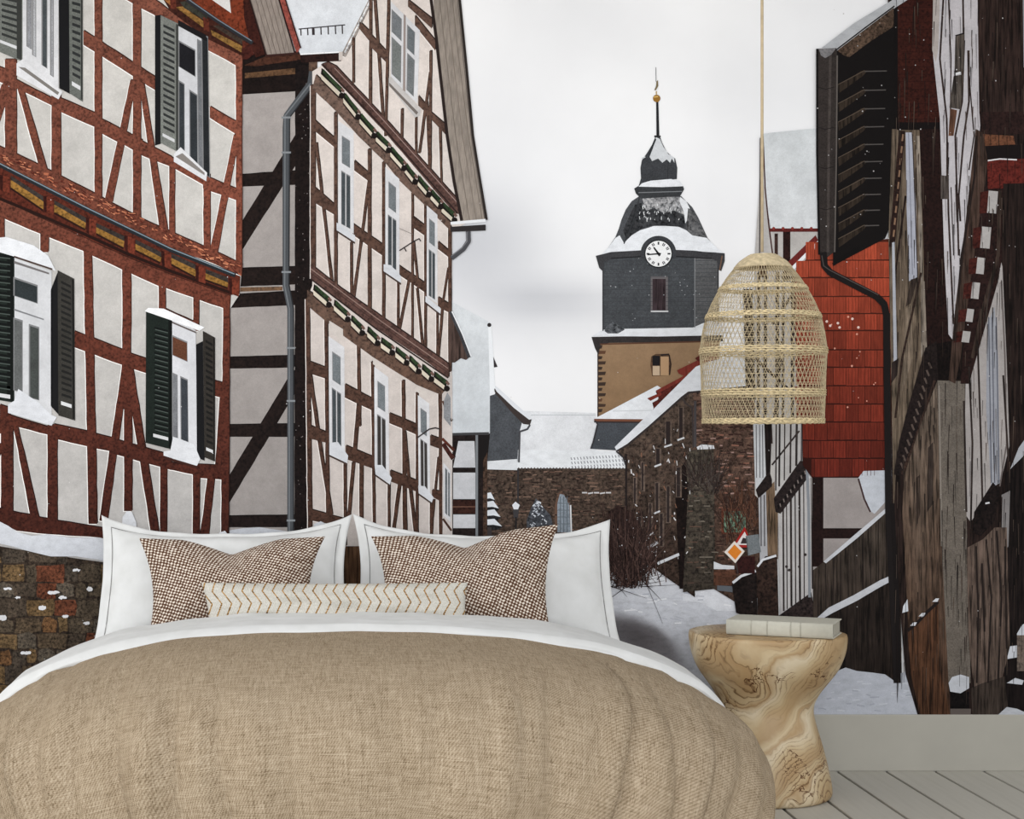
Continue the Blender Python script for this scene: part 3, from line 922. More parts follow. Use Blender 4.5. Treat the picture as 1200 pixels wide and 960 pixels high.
# downpipe
PG = (74, 77, 81)
gh.path([(366, 84), (364, 98), (336, 136), (335, 150), (335, 335), (340.5, 362), (340.5, 625)], 7.5, PG, lv=5)
gh.path([(364, 98), (334, 136), (333.6, 335), (339, 362), (339, 625)], 1.6, (108, 112, 116), lv=6)
gh.path([(368, 100), (339.5, 138), (338.6, 333), (344, 362), (344, 625)], 1.4, (40, 41, 44), lv=6)
for y in (138, 179, 319, 408, 470, 610): gh.line(330 if y < 340 else 336, y, 341 if y < 340 else 346, y, 2.2, (130, 134, 138), lv=7)
gh.rect(362, 70, 372, 84, (104, 82, 70), 'timber', lv=5)

# snowy roof slope with snow guard
gh.poly([(312, -76), (460, -76), (432, 0), (402, 60), (398, 64), (353, 66), (349, 58), (334, 0)], grad((228, 231, 236), (216, 220, 226), -20, 60), 'plaster', 8)
gh.line(350, 34.5, 404.5, 29.5, 1.4, (58, 54, 56), lv=9)
for i, x in enumerate((352.5, 360.5, 367, 376, 384.5, 393, 401)): gh.line(x, 34 - i * .6, x + .4, 42 - i * .3, 3.2 if i == 2 else 1.5, (54, 48, 50), lv=9)
gh.poly([(352, 64.5), (398, 61.5), (400, 72), (353, 73.5)], (48, 30, 27), 'timber', 9)
gh.line(352, 64, 399, 61.4, 1.6, (240, 241, 243), lv=10)
gh.rect(397, 61, 401.5, 71, (200, 190, 184), lv=10)

# gable front, three storeys
gh.poly([(366, 84), (382, 74), (402, 64), (433, 0), (462, -76), (508, -76), (512, 0), (530, 150), (546, 262), (530, 270), (529, 640), (366, 640)], CP, 'plaster', 6)
gh.poly([(360, 350), (368, 330), (400, 360), (400, 640), (361, 640)], CP, 'plaster', 6)


def gb(a, b, c, d, w, col=BR):
    L = math.hypot(c - a, d - b); nx, ny = -(d - b) / L * w / 2, (c - a) / L * w / 2
    gh.beam([(a + nx, b + ny), (c + nx, d + ny), (c - nx, d - ny), (a - nx, b - ny)], col, lv=8, halo=(232, 224, 219))


def ghh(*a): gh.H(*a, BR, lv=8, halo=(232, 224, 219))
def ghv(a, b, y0, y1, c=None, d=None): gh.V(a, b, y0, y1, BR, c, d, lv=8, halo=(232, 224, 219))


# attic storey
for (a, b, y0, y1) in ((412.5, 415.5, 44, 98), (432.5, 435.5, 0, 124), (450, 453.5, 148, 160)): ghv(a, b, y0, y1)
ghv(433, 437, -70, 122, 432, 434.5)
ghv(455, 458.5, -76, 146, 450.5, 453.5)
gb(438.5, -10, 449, 143, 3.2)
ghv(469.5, 472.5, 128, 166, 469, 472); ghv(486, 488.5, 138, 184)
ghv(503, 506, 60, 210, 502, 505); ghv(514, 517, 150, 216, 516, 518)
gb(504, 85, 491, 180, 3.2); gb(500, 120, 503, 200, 2.4)
ghh(421, 25, 34, 434, 38, 50); ghh(434, 40, 55, 455, 63, 76)
ghh(490, 112, 124, 505, 130, 138); ghh(503, 130, 138, 524, 148, 160)
ghh(478, 0, 8, 506, 22, 34); ghh(486, 18, 30, 510, 48, 60)
gb(402, 66, 434, 0, 6, (170, 160, 155)); gb(404, 62, 440, -12, 2.0, (244, 244, 246))
# jetty between attic and middle storey
JP = (98, 72, 66)
gh.beam([(384, 73), (394, 78), (450, 138), (538, 236), (541, 252), (532, 250), (448, 152), (376, 76)], JP, lv=9)
gh.path([(378, 76), (448, 149), (536, 250)], 1.8, (44, 32, 30), lv=10)
gh.path([(392, 80), (450, 142), (536, 238)], 1.0, (148, 124, 118), lv=10)
BB = grad((124, 102, 92), (104, 80, 68), 100, 460)
gh.beam([(370, 88), (398, 112), (436, 157), (473, 196), (500, 226), (530, 256), (527, 270), (498, 241), (468, 212), (449, 188), (420, 160), (393, 130), (366, 104)], BB, lv=9)
GR, CRM = (52, 70, 46), (212, 202, 184)


def jet(segs):
    for (x1, y1, x2, y2) in segs:
        gh.poly([(x1 + 1, y1 - 7), (x2 + 3, y2 - 6), (x2 + 2, y2 + 1), (x1, y1)], (24, 22, 19), 'flat', 11)
        gh.poly([(x1 + 3, y1 - 6), (x2 + 2, y2 - 6), (x2 + 1, y2 - 1), (x1 + 2, y1 - 2)], GR, 'timber', 12)
        gh.poly([(x1, y1), (x2, y2), (x2 + .3, y2 + 5.5), (x1 + .5, y1 + 6)], CRM, 'plaster', 12)
        gh.path([(x1, y1 + 6.5), (x2, y2 + 6.5)], 1.6, (40, 28, 26), lv=11)
        gh.disc(x2 + 2.5, y2 + 3.5, 3.6, (26, 20, 19), lv=13, n=10)
        gh.line(x2 + 2, y2 - 5, x2 + 5, y2 - 1, 3.0, (104, 80, 72), lv=13)


jet([(376, 87, 398, 109), (402, 115, 417, 134), (421, 139, 436, 156), (440, 160, 453, 173), (457, 178, 471, 194), (474, 197, 484, 210), (489, 212, 500, 225), (504, 228, 514, 239), (517, 243, 530, 255)])
# middle storey
ghv(364, 369.5, 100, 326)
for (a, b, y0, y1) in ((391.3, 395, 132, 342), (430.8, 434.8, 175, 372), (447.6, 451, 190, 384), (481.8, 484.2, 226, 404), (496.8, 499.6, 240, 412), (525, 528.6, 266, 436)): ghv(a, b, y0, y1)
ghv(410, 413, 284, 352); ghv(465, 467.5, 330, 394); ghv(511, 513.2, 365, 424)
gb(370.5, 168, 388.5, 330, 3.2); gb(432, 214, 414, 350, 3.4); gb(479, 328, 467, 390, 3.0); gb(484.5, 284, 489, 328, 2.4); gb(488.5, 338, 495, 408, 2.6)
gb(525, 314, 519, 352, 2.4); gb(518, 362, 513, 424, 2.6)
ghh(369, 141, 154, 392, 162, 173); ghh(369, 220, 238, 392, 240, 252); ghh(415, 188, 200, 431, 202, 212); ghh(413, 262, 275, 450, 288, 301)
ghh(467, 311, 322, 498, 332, 343); ghh(484, 254, 267, 497, 264, 276); ghh(513, 283, 292, 526, 294, 302); ghh(513, 348, 360, 527, 357, 367)
# jetty between middle and ground storey
gh.beam([(364, 310), (400, 338), (460, 380), (526, 427), (526, 443), (500, 424), (440, 384), (364, 327)], JP, lv=9)
gh.path([(364, 327), (440, 385), (525, 443)], 1.8, (44, 32, 30), lv=10)
gh.path([(364, 315), (440, 372), (525, 432)], 1.0, (140, 116, 108), lv=10)
gh.path([(364, 320), (440, 377), (525, 437)], .9, (62, 44, 40), lv=10)
gh.beam([(360, 340), (383, 355), (422, 388), (457, 411), (488, 433), (524, 454), (517, 463), (488, 451), (436, 418), (400, 392), (360, 358)], BB, lv=9)
jet([(367, 340, 383, 354), (391, 358, 405, 371), (411, 376, 422, 387), (430, 389, 440, 399), (446, 402, 457, 410), (463, 413, 474, 422), (479, 423, 488, 432), (494, 433, 503, 441), (508, 442, 521, 452)])
# ground storey
for a in ((358, 362.5, 350, 640, 361, 366), (380, 384, 374, 620, 382, 386), (418, 421.5, 404, 500, 419, 423), (434.5, 438, 424, 640, 437, 440), (470.5, 474, 446, 640, 472, 477), (487, 490, 460, 640), (513.5, 518, 458, 640, 514.5, 518.5)): ghv(*a)
ghv(402.5, 406, 536, 640); ghv(421, 425.5, 540, 640); ghv(454, 457, 562, 640); ghv(503.5, 506.5, 586, 640)
gb(363, 438, 373, 508, 4); gb(374, 516, 388, 604, 4); gb(420.5, 470, 415.5, 528, 4.6); gb(414, 542, 408.5, 606, 4); gb(468, 568, 460, 628, 4); gb(474, 506, 479, 562, 3)
gb(480.5, 572, 488, 636, 3.6); gb(513.5, 536, 509.5, 576, 2.6); gb(508, 586, 504.5, 632, 3)
ghh(361, 423, 437, 382, 431, 444); ghh(404, 450, 466, 438, 468, 482); ghh(456, 484, 496, 489, 498, 510); ghh(504, 510, 522, 515, 514, 526)
ghh(362, 498, 514, 386, 508, 520); ghh(405, 522, 538, 439, 536, 550); ghh(457, 551, 564, 490, 564, 577); ghh(506, 574, 582, 517, 576, 588)
ghh(364, 597, 610, 404, 608, 618)
# neighbour sliver at the right end of the front
gh.poly([(518, 452), (528, 436), (530, 440), (530, 640), (518, 640)], (196, 188, 184), 'plaster', 7)
gh.poly([(520, 470), (524, 460), (528, 466), (528, 500), (520, 490)], (150, 152, 156), 'slate', 9)
gb(518.5, 470, 529, 494, 2.2); gb(518, 514, 532, 528, 3.2, (96, 52, 42)); gb(519, 520, 531, 538, 5, (80, 44, 38))
gh.poly([(519.5, 542), (528, 552), (528, 612), (519.5, 604)], (206, 206, 209), 'plaster', 9)
gh.poly([(521.5, 548), (524, 551), (524, 604), (521.5, 601)], (112, 116, 120), 'slate', 10)
gh.poly([(525, 553), (527, 555), (527, 606), (525, 604)], (112, 116, 120), 'slate', 10)
gb(519, 608, 529, 622, 2.6)
gh.poly([(526, 362), (529, 366), (551, 418), (546, 422), (540, 420), (533, 425), (526, 425)], (92, 74, 68), 'wood', 9)
gh.path([(528, 365), (540, 392), (550, 419)], 4.6, (66, 66, 70), 'slate', lv=11)
gh.path([(529.5, 365), (542, 392), (552, 418)], 1.4, (224, 226, 230), lv=12)
# barge soffit of the gable
gh.poly([(504, -76), (538, -76), (537.5, 0), (546, 80), (554, 160), (562, 210), (570, 258), (540, 260), (532, 215), (524, 160), (510, 40)], (146, 136, 127), 'tile', 14)
gh.path([(503, -76), (505, 0), (511, 44), (524, 160), (532, 213), (541, 259)], 3.6, (40, 31, 29), lv=15)
gh.path([(538, -76), (538.5, 0), (546.5, 80), (554, 160), (562, 210), (570, 258)], 3.2, (44, 38, 36), lv=15)
gh.path([(536, 0), (544, 80), (552, 160), (567.5, 256)], 1.1, (104, 96, 90), lv=16)
for o_, c_ in ((9, (112, 103, 95)), (17, (118, 108, 100)), (24, (112, 103, 95))):
    gh.path([(505 + o_, -76), (506 + o_, 0), (513 + o_ * .98, 60), (525 + o_, 160), (541 + o_, 258)], .9, c_, lv=15)
gh.line(528, 262, 569, 258.6, 3.4, (222, 224, 228), lv=16)
gh.poly([(528, 266), (569, 263.5), (569, 270.5), (528, 272)], (46, 42, 43), 'flat', 16)
gh.path([(548.5, 270), (549, 283), (543, 292), (529, 303)], 5.6, (72, 72, 76), lv=15)
gh.path([(547, 272), (547, 283), (541, 291), (529, 300)], 1.2, (118, 118, 122), lv=16)
# brackets / flag holders
gh.path([(468, 294), (485, 283), (491, 280), (493, 283)], 1.3, (44, 38, 38), lv=20)
gh.path([(468, 268), (484, 275)], .5, (120, 112, 108), lv=20)
gh.line(474, 291, 476, 295, 1.2, (44, 38, 38), lv=20)
gh.path([(489, 513), (503, 503), (510, 501.5), (516, 503)], 1.6, (52, 46, 46), lv=20)
gh.poly([(368, 614), (376, 611), (386, 616), (388, 626), (366, 626)], (196, 199, 205), 'snow', 10)
gh.done()

GL, GD = (122, 128, 132), (74, 80, 84)


def gwin(label, q, sill, vm=0.44, dark=False):
    g2 = (64, 60, 58) if dark else GD
    window(gh, label, q, [(0.26, 0.13, 0.74, vm - 0.06, GL), (0.22, vm + 0.03, 0.44, 0.97, g2), (0.54, vm + 0.03, 0.76, 0.97, g2)], (212, 212, 215),
           [(sill, (204, 206, 211), 'snow'), ([(sill[-1][0], sill[-1][1]), sill[-2], (sill[-2][0], sill[-2][1] + 2.2), (sill[-1][0], sill[-1][1] + 2.2)], (66, 52, 47), 'flat')])


old = gh.base_l
gh.base_l = old + 6
gwin('window of the gable house beside the downpipe, middle storey', [(396.5, 142), (414.5, 154), (414.5, 274), (396.5, 264)], [(394.5, 261), (416, 276), (416, 284), (394.5, 270)])
gwin('window of the gable house, middle of the middle storey', [(451.5, 196), (468, 210), (468, 322), (451.5, 312)], [(449.5, 310), (458, 311), (470, 324), (470, 332), (449.5, 318)])
gwin('window of the gable house nearest the sky, middle storey', [(500, 241), (512.5, 252), (512.5, 356), (500, 348)], [(498.5, 347), (516, 361), (516, 368), (498.5, 354)])
gwin('ground-storey window of the gable house beside the black corner post', [(385, 394), (403.5, 407), (404, 532), (386, 520)], [(386, 519), (396, 518), (408, 534), (407, 543), (386, 533)])
gwin('ground-storey window with dark curtain, middle of the gable house', [(438.5, 430), (455, 442), (456, 556), (439, 546)], [(439, 545), (448, 545), (459, 560), (457, 568), (440, 556)], dark=True)
gwin('ground-storey window of the gable house behind the flag bracket', [(489.5, 463), (503, 473), (504, 580), (490.5, 570)], [(490, 569), (498, 570), (508, 583), (506, 589), (490.5, 578)], dark=True)
window(gh, 'pair of attic windows high in the gable', [(458, 2), (492, 36), (489, 122), (458, 92)],
       [(0.06, 0.10, 0.36, 0.38, (128, 132, 136)), (0.06, 0.46, 0.36, 0.93, (128, 132, 130)), (0.60, 0.10, 0.82, 0.40, (112, 118, 122)), (0.62, 0.47, 0.84, 0.95, (122, 126, 128))], (214, 214, 217),
       [([(455.5, 92), (458, 90), (493, 128), (492, 136), (486, 138), (455.5, 100)], (196, 192, 190), 'plaster'),
        ([(456, 97), (490, 132), (488, 135), (456, 101)], (112, 104, 100), 'flat'),
        ([(473, 17), (475.5, 19), (475, 108), (472, 106)], (150, 138, 134), 'flat')])
for (q) in ([(386, 376), (402, 386), (402, 400), (385, 388)], [(437, 420), (452, 431), (452, 436), (437, 427)], [(488, 452), (501, 460), (501, 468), (488, 459)]):
    p = Pr('printed_lintel_panel', None, gh.base_l + 5, gh); p.poly(q, (206, 198, 192), 'plaster', 0); p.done()
gh.base_l = old

# ---- red half-timbered house on the left ------------------------------------------------------
rh = Pr('printed_red_timber_house', 'large white house with red-brown half-timbering and shuttered windows in the mural', 14)
PL = grad((207, 204, 199), (176, 173, 171), 100, 620)  # plaster ink; room shade towards the floor is painted into the gradient


def RD(x, y):  # timber ink by height, the room's shade lower down mixed into the colours
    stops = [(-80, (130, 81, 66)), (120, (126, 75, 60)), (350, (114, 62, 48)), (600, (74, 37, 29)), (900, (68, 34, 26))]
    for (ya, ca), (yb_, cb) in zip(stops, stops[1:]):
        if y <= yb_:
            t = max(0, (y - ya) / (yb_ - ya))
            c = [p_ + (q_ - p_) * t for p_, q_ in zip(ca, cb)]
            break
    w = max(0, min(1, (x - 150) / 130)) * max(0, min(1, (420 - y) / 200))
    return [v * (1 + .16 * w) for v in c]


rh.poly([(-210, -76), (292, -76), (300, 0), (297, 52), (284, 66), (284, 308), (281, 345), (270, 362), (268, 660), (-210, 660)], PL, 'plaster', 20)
HL = (240, 238, 235)


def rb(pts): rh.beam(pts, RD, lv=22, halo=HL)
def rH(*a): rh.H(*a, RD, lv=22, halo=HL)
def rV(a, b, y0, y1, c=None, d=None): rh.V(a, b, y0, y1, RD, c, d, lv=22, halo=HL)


# upper storey posts and braces
rV(6, 19.7, 70, 183); rV(60.5, 71.6, 112, 210); rV(111, 119.5, -76, 235); rV(155.8, 165.2, -20, 258); rV(198.3, 205, 186, 276)
rV(238.5, 246.2, 205, 293); rV(276.5, 283.5, 64, 312)
rb([(20, 102), (28, 106), (58, 206), (48, 204)]); rb([(153, 94), (160, 96), (132, 238), (123, 234)]); rb([(163, 96), (169, 98), (197.5, 276), (187.5, 272)])
rb([(274, 158), (280.5, 160), (255, 297), (246.5, 292)]); rb([(-14, 152), (2, 100), (8, 96), (8, 118), (-4, 156)])
rV(-52, -41, -76, 160); rV(-108, -96, -76, 130); rV(-164, -152, -76, 110); rb([(-90, 40), (-80, 42), (-54, 130), (-64, 130)])
# upper storey rails
rH(98, 36, 53, 182, 90.5, 106); rH(246, 125, 138.5, 278, 143.5, 158.5); rH(18, 93, 103, 63, 116.5, 125); rH(70, 115, 131, 112, 133, 149.5)
rH(118, 139.5, 156, 167, 164.5, 182); rH(165, 165, 182, 201, 184, 196); rH(200, 184, 195, 242, 206, 219); rH(238, 205.5, 221, 283, 224, 237)
rb([(-210, -10), (8, 82), (8, 100), (-210, 6)])
# top plate and jetty under the roof
rb([(120, -40), (150, -22), (180, -1), (245, 47), (284, 66), (284, 81), (245, 60), (180, 17.5), (165, 10), (120, -16)])
rh.poly([(180, -20), (218, -20), (296, 50), (284, 66), (245, 47), (200, 14)], (66, 34, 26), 'timber', 24)
rh.poly([(206, 9), (214, 8), (239.5, 26), (238.5, 33)], (150, 110, 58), 'timber', 25)
rh.poly([(247, 35.5), (284, 54.5), (283, 62), (249, 42)], (150, 112, 60), 'timber', 25)
rh.poly([(192, 0), (198, -4), (203, 5), (201, 8)], (160, 104, 60), 'timber', 25)
rh.poly([(211, 3), (217, 2), (243, 20), (243, 26), (216, 10)], (58, 58, 50), 'timber', 25)
rh.poly([(250, 31), (256, 30), (286, 48), (284, 53)], (70, 58, 50), 'timber', 25)
for (x, y) in ((202, 6), (241, 32), (287, 60)):
    rh.poly([(x - 3, y - 12), (x + 4, y - 8), (x + 5, y + 6), (x - 2, y + 4)], (98, 46, 34), 'timber', 26)
rh.poly([(218, -76), (292, -76), (300, 0), (308, 64), (296, 52), (218, 1)], (126, 58, 36), 'timber', 25)
rh.poly([(250, -30), (266, -30), (271, 16), (248, 0)], (222, 219, 216), 'plaster', 26)
rh.path([(219, 0), (255, 25), (296, 51)], 4.8, (40, 42, 46), lv=27)
rh.path([(219, -1.5), (255, 23.5), (295, 48.5)], 1.2, (112, 120, 128), lv=28)
rh.poly([(284, -40), (293, 0), (312, 64), (300, 68), (293, 52), (286, 20)], (64, 30, 24), 'timber', 26)
rh.poly([(283, 58), (294, 52), (298, 64), (290, 70), (284, 70)], (74, 34, 28), 'timber', 27)
rh.poly([(288, -76), (322, -76), (327, 0), (345, 62), (312, 65), (293, 0)], (146, 135, 127), 'tile', 28)
for i in range(6): rh.path([(293 + i * 5.7, -76), (294 + i * 5.8, 0), (313 + i * 5.4, 64)], .9, (108, 97, 91), lv=29)
rh.path([(289, -76), (293, 0), (312, 65)], 2.4, (36, 22, 20), lv=29)
rh.poly([(322, -76), (329, -76), (334, 0), (352, 56), (348, 64), (327, 0)], (158, 82, 72), 'timber', 29)
rh.path([(322, -76), (327, 0), (346, 64)], 1.8, (36, 20, 20), lv=30)
rh.path([(329, -76), (334.5, 0), (352.5, 57)], 1.6, (44, 24, 24), lv=30)
rh.line(311, 66, 350, 63, 2.4, (56, 34, 30), lv=30)
# carved plate, cable and jetty between the storeys
rb([(-210, 74), (0, 172), (20, 181), (72, 207), (120, 232), (167, 257), (205, 274), (250, 294), (284, 310), (283, 324), (275, 320), (250, 309), (200, 291), (100, 243), (0, 192), (-210, 94)])
for i in range(230):
    t = random.random(); x = t * 280; yt = 174 + x * .475; y = yt + random.uniform(3, 14)
    rh.line(x, y, x + random.uniform(2, 6), y + random.uniform(0, 3.5), random.uniform(.8, 1.5), random.choice([(196, 128, 96), (88, 36, 26), (176, 104, 76), (70, 28, 22)]), lv=24)
rh.poly([(-210, 94), (0, 194), (100, 245), (200, 293), (282, 324), (281, 345), (270, 346), (200, 321), (145, 299), (0, 233), (-210, 134)], (96, 44, 32), 'timber', 23)
for (a, b, c, d, e, f, g, h_) in ((13, 211, 18, 212, 52, 237, 51, 247), (64, 240, 66, 241, 101, 261.5, 100, 269.5), (113, 266.5, 115, 267, 146, 283, 145, 291.5), (159, 286, 161, 286.5, 189.5, 302, 188, 308.5),
                              (200, 302, 202, 302.5, 230, 316.5, 229, 325.5), (241, 320.5, 243, 321, 267.5, 331.5, 266.7, 338), (-40, 186, -38, 187, 0, 206, 0, 216), (-95, 160, -93, 161, -52, 180, -52, 190)):
    rh.poly([(a, b - 5), (e, f - 6), (e, f + 1), (a, b + 2)], (64, 56, 52), 'timber', 24)
    lo = b + 10 if a < 100 else b + 8
    rh.poly([(a, b), (e, f), (g, h_), (a, lo)], (156, 114, 56), 'timber', 25)
    rh.path([(a, lo), (g, h_)], 2.2, (40, 20, 15), lv=26)
for (x, y) in ((6, 215), (57, 240), (107, 265), (152, 286), (195, 304), (235, 321), (274, 336)):
    rh.poly([(x - 6, y - 10), (x + 6, y - 6), (x + 6, y + 12), (x - 5, y + 8)], (120, 56, 40), 'timber', 26)
    rh.poly([(x - 6, y - 10), (x - 2, y - 9), (x - 2, y + 10), (x - 5, y + 8)], (58, 24, 19), 'timber', 27)
rh.path([(-210, 94), (0, 193.5), (100, 244.5), (200, 293), (276, 323)], 5.2, (34, 38, 42), lv=28)
rh.path([(-210, 92.5), (0, 192), (100, 243), (200, 291.5), (275, 321.5)], 1.3, (122, 136, 145), lv=29)
rh.path([(0, 233), (60, 258), (100, 275), (150, 298), (200, 318), (272, 344)], 3.6, (36, 18, 14), lv=24)
rb([(-210, 140), (0, 234), (145, 300), (200, 322), (270, 347), (269, 364), (227, 349), (185, 335), (143, 316), (97, 294), (47, 274), (0, 254), (-210, 165)])
# lower storey
rV(-2, 5.5, 250, 284); rV(47.5, 57, 270, 296); rV(98, 107.8, 291, 614, 104, 114.3); rV(143.5, 153.6, 312, 448); rV(186, 194, 332, 366); rV(226.8, 233.2, 344, 388); rV(261.5, 269.3, 358, 640, 259, 268)
rb([(143, 430), (150, 440), (126, 612), (116.5, 610)]); rV(145.5, 155, 470, 599); rb([(147, 430), (156, 432), (187.5, 630), (177.5, 628)]); rb([(143, 428), (154, 428), (159, 470), (150, 488), (140, 470)])
rV(187.7, 195.6, 540, 640); rV(226, 234, 550, 640); rV(1.5, 15.6, 500, 602); rV(56, 67.4, 498, 614)
rb([(15, 494), (21, 498), (46.5, 608), (36, 606)]); rb([(243.5, 556), (252, 558), (243, 640), (233, 640)]); rb([(257.5, 466), (264, 466), (259, 546), (252, 546)])
rH(87, 388, 407, 144, 410, 428); rH(143, 411, 428, 173, 421, 438); rH(251, 446, 464, 266, 450, 468); rb([(0, 474), (12, 478), (14, 512), (0, 508)])
rH(10, 486, 498, 59, 501, 510); rH(63, 497, 514, 106, 506, 524); rH(104, 506, 524, 135, 514, 530); rH(133, 514, 532, 201, 534, 551); rH(192, 540, 549, 231, 548, 557); rH(229, 544, 560, 268, 546, 563)
rH(192, 361, 366, 229, 378, 386)
rb([(-210, 545), (0, 596), (57, 608), (117, 618), (160, 626), (160, 640), (117, 630), (57, 626), (20, 622), (0, 612), (-210, 570)])
rV(-60, -48, 230, 590); rV(-120, -108, 200, 580); rV(-180, -168, 180, 560); rH(-210, 330, 346, -40, 372, 388); rH(-210, 440, 456, -40, 466, 482); rb([(-104, 480), (-94, 482), (-62, 584), (-72, 584)])
rb([(0, 520), (6, 522), (-30, 600), (-38, 598)])
rh.done()
rh.base_l += 30
# upper left window with shutters
shutter(rh, 'grey-green shutter at the top left edge of the mural', [(-22, -76), (27, -76), (27, 73), (-22, 52)], (118, 121, 116), (48, 50, 49), 17, u0=.5, u1=.86, v0=.02, v1=.88)
window(rh, 'white upper window at the left edge between grey-green shutters', [(27, -60), (69, -60), (69, 108), (27, 76)],
       [(0.14, 0.02, 0.24, 0.82, (150, 151, 156)), (0.3, .02, .36, .86, (186, 187, 191)), (0.56, 0.0, 0.67, 0.89, (78, 83, 86)), (0.8, .02, .85, .92, (170, 170, 174))], (214, 214, 217),
       [([(20, 75), (27, 70), (74, 108), (69, 117), (20, 89)], (220, 220, 223), 'plaster'), ([(22, 79), (30, 80), (70, 109), (68, 112)], (120, 116, 112), 'flat')])
shutter(rh, 'half-open grey shutter right of the upper left window', [(81, -76), (97.5, -76), (97.5, 120), (82, 110)], (110, 113, 108), (44, 46, 46), 20, side=[(69, -76), (82, -76), (83, 111), (70, 104)], u0=.22, v0=.02, v1=.9)
# upper right window
shutter(rh, 'grey-green louvred shutter below the jetty in the mural', [(188.5, 18.5), (209.5, 28.5), (209.5, 179), (188.5, 168)], (128, 131, 126), (46, 48, 48), 17, side=[(182, 19), (189, 18), (189, 169), (182, 171)], u0=.15, u1=.78, v0=.06, v1=.9)
window(rh, 'upper window right of the grey-green louvred shutter', [(209.5, 30), (241, 47), (243, 206), (209.5, 180)],
       [(0.03, 0.13, 0.6, 0.32, (30, 30, 34)), (0.03, 0.44, 0.2, 0.98, (58, 62, 66)), (0.42, 0.46, 0.66, 0.98, (52, 56, 60)), (0.72, 0.04, 0.84, 0.99, (120, 122, 126)), (.88, -.02, 1.08, 1.0, (40, 42, 45))], (206, 207, 211),
       [([(209, 24), (242, 42), (242, 49), (209, 31)], (26, 24, 26), 'flat'), ([(204, 181), (212, 173), (243, 203), (242, 213), (204, 190)], (222, 222, 225), 'plaster'), ([(206, 184), (214, 180), (240, 203), (240, 206)], (130, 124, 120), 'flat')])
# lower left window
shutter(rh, 'dark green shutter at the left edge of the mural, lower storey', [(-44, 283), (17.5, 289), (17.5, 472), (-44, 462)], (34, 42, 38), (14, 18, 17), 22, u0=.4, u1=.92, v0=.06, v1=.94, hi=(70, 78, 74))
window(rh, 'white lower window under a snowy ledge at the left', [(16, 302), (61, 318), (61, 490), (16, 478)],
       [(0.04, 0.14, 0.62, 0.25, (52, 58, 60)), (0.03, 0.41, 0.23, 0.88, (104, 106, 106)), (0.44, 0.42, 0.66, 0.9, (74, 78, 76))], (206, 207, 210),
       [([(-10, 280), (8, 278), (40, 288), (57, 300), (66, 318), (48, 312), (24, 303), (-10, 293)], (222, 224, 228), 'snow'), ([(17, 306), (58, 320), (58, 322), (17, 309)], (110, 106, 106), 'flat'),
        ([(17, 300), (62, 315), (62, 317), (17, 302)], (70, 54, 48), 'flat'),
        ([(17, 362), (52, 374), (52, 375.5), (17, 364)], (120, 121, 124), 'flat'),
        ([(10, 474), (17, 470), (22, 456), (34, 464), (46, 472), (60, 486), (67, 489), (61, 499), (10, 484)], (212, 214, 219), 'snow')])
shutter(rh, 'dark half-open shutter with snow spots, lower storey left', [(68, 317), (87.5, 327), (88.5, 493), (69, 487)], (60, 58, 54), (30, 30, 29), 20, side=[(60, 340), (69, 317), (70, 487), (60, 476)], u0=.2, u1=.8, v0=.06, v1=.88)
# lower right window
shutter(rh, 'dark green shutter left of the lower window near the house corner', [(171.5, 365), (202, 373), (202.5, 527), (171, 519)], (30, 38, 34), (13, 17, 16), 21, u0=.32, u1=.84, v0=.1, v1=.9, hi=(76, 84, 80))
window(rh, 'white lower window near the corner with brown upper pane', [(202, 375), (229.5, 387), (232, 540), (202.5, 526)],
       [(0.02, 0.13, 0.62, 0.27, (104, 66, 48)), (0.02, 0.42, 0.2, 0.9, (132, 134, 138)), (0.36, 0.42, 0.62, 0.9, (66, 70, 76))], (212, 213, 217),
       [([(170, 365), (174, 361), (192, 362), (240, 384), (234, 388), (202, 376)], (236, 237, 239), 'snow'), ([(202, 377), (230, 389), (230, 391), (202, 379)], (96, 88, 86), 'flat'),
        ([(192, 529), (200, 528), (203, 512), (210, 514), (228, 521), (235, 538), (231, 546), (192, 534)], (214, 216, 220), 'snow'), ([(193, 535), (231, 546), (231, 549), (193, 538)], (60, 34, 28), 'flat')])
shutter(rh, 'dark brown half-open shutter at the corner of the red house', [(238, 388), (252.3, 396), (252.3, 541), (240, 536)], (54, 50, 46), (26, 25, 24), 18, side=[(230, 404), (238, 400), (240, 540), (231, 536)], u0=.2, u1=.8, v0=.06, v1=.9)

fw = Pr('printed_garden_wall', 'rough fieldstone garden wall with snow on top in the mural', 56)
fw.poly([(-210, 600), (0, 640), (60, 650), (130, 660), (420, 690), (420, 837), (-210, 837)], (66, 55, 46), 'rough', 0)
yy = 604.0
while yy < 837:
    hh = random.uniform(15, 23)
    xx = -214.0 + random.uniform(0, 14)
    while xx < 420:
        ww = random.uniform(11, 36)
        g = random.uniform(.8, 1.6)
        q = [(xx + g, yy + g + (xx + 210) * .04 if False else yy + g), (xx + ww * .5, yy + random.uniform(-.6, 1.6)), (xx + ww - g, yy + g + random.uniform(-.5, 1)), (xx + ww - g * .4, yy + hh * .5),
             (xx + ww - g, yy + hh - g), (xx + ww * .5, yy + hh - g + random.uniform(-.8, .8)), (xx + g, yy + hh - g), (xx + g * .4 + random.uniform(-.5, 1), yy + hh * .5)]
        if yy > 634 + max(0, xx) * .12: fw.poly([(x_ + random.uniform(-1.8, 1.8), y_ + random.uniform(-1.8, 1.8)) for x_, y_ in q],
                random.choice([(104, 88, 70), (118, 96, 68), (124, 90, 60), (104, 94, 82), (118, 70, 50), (94, 82, 68), (122, 98, 68), (90, 78, 66), (84, 74, 64)]), 'rough', 1)
        xx += ww
    yy += hh
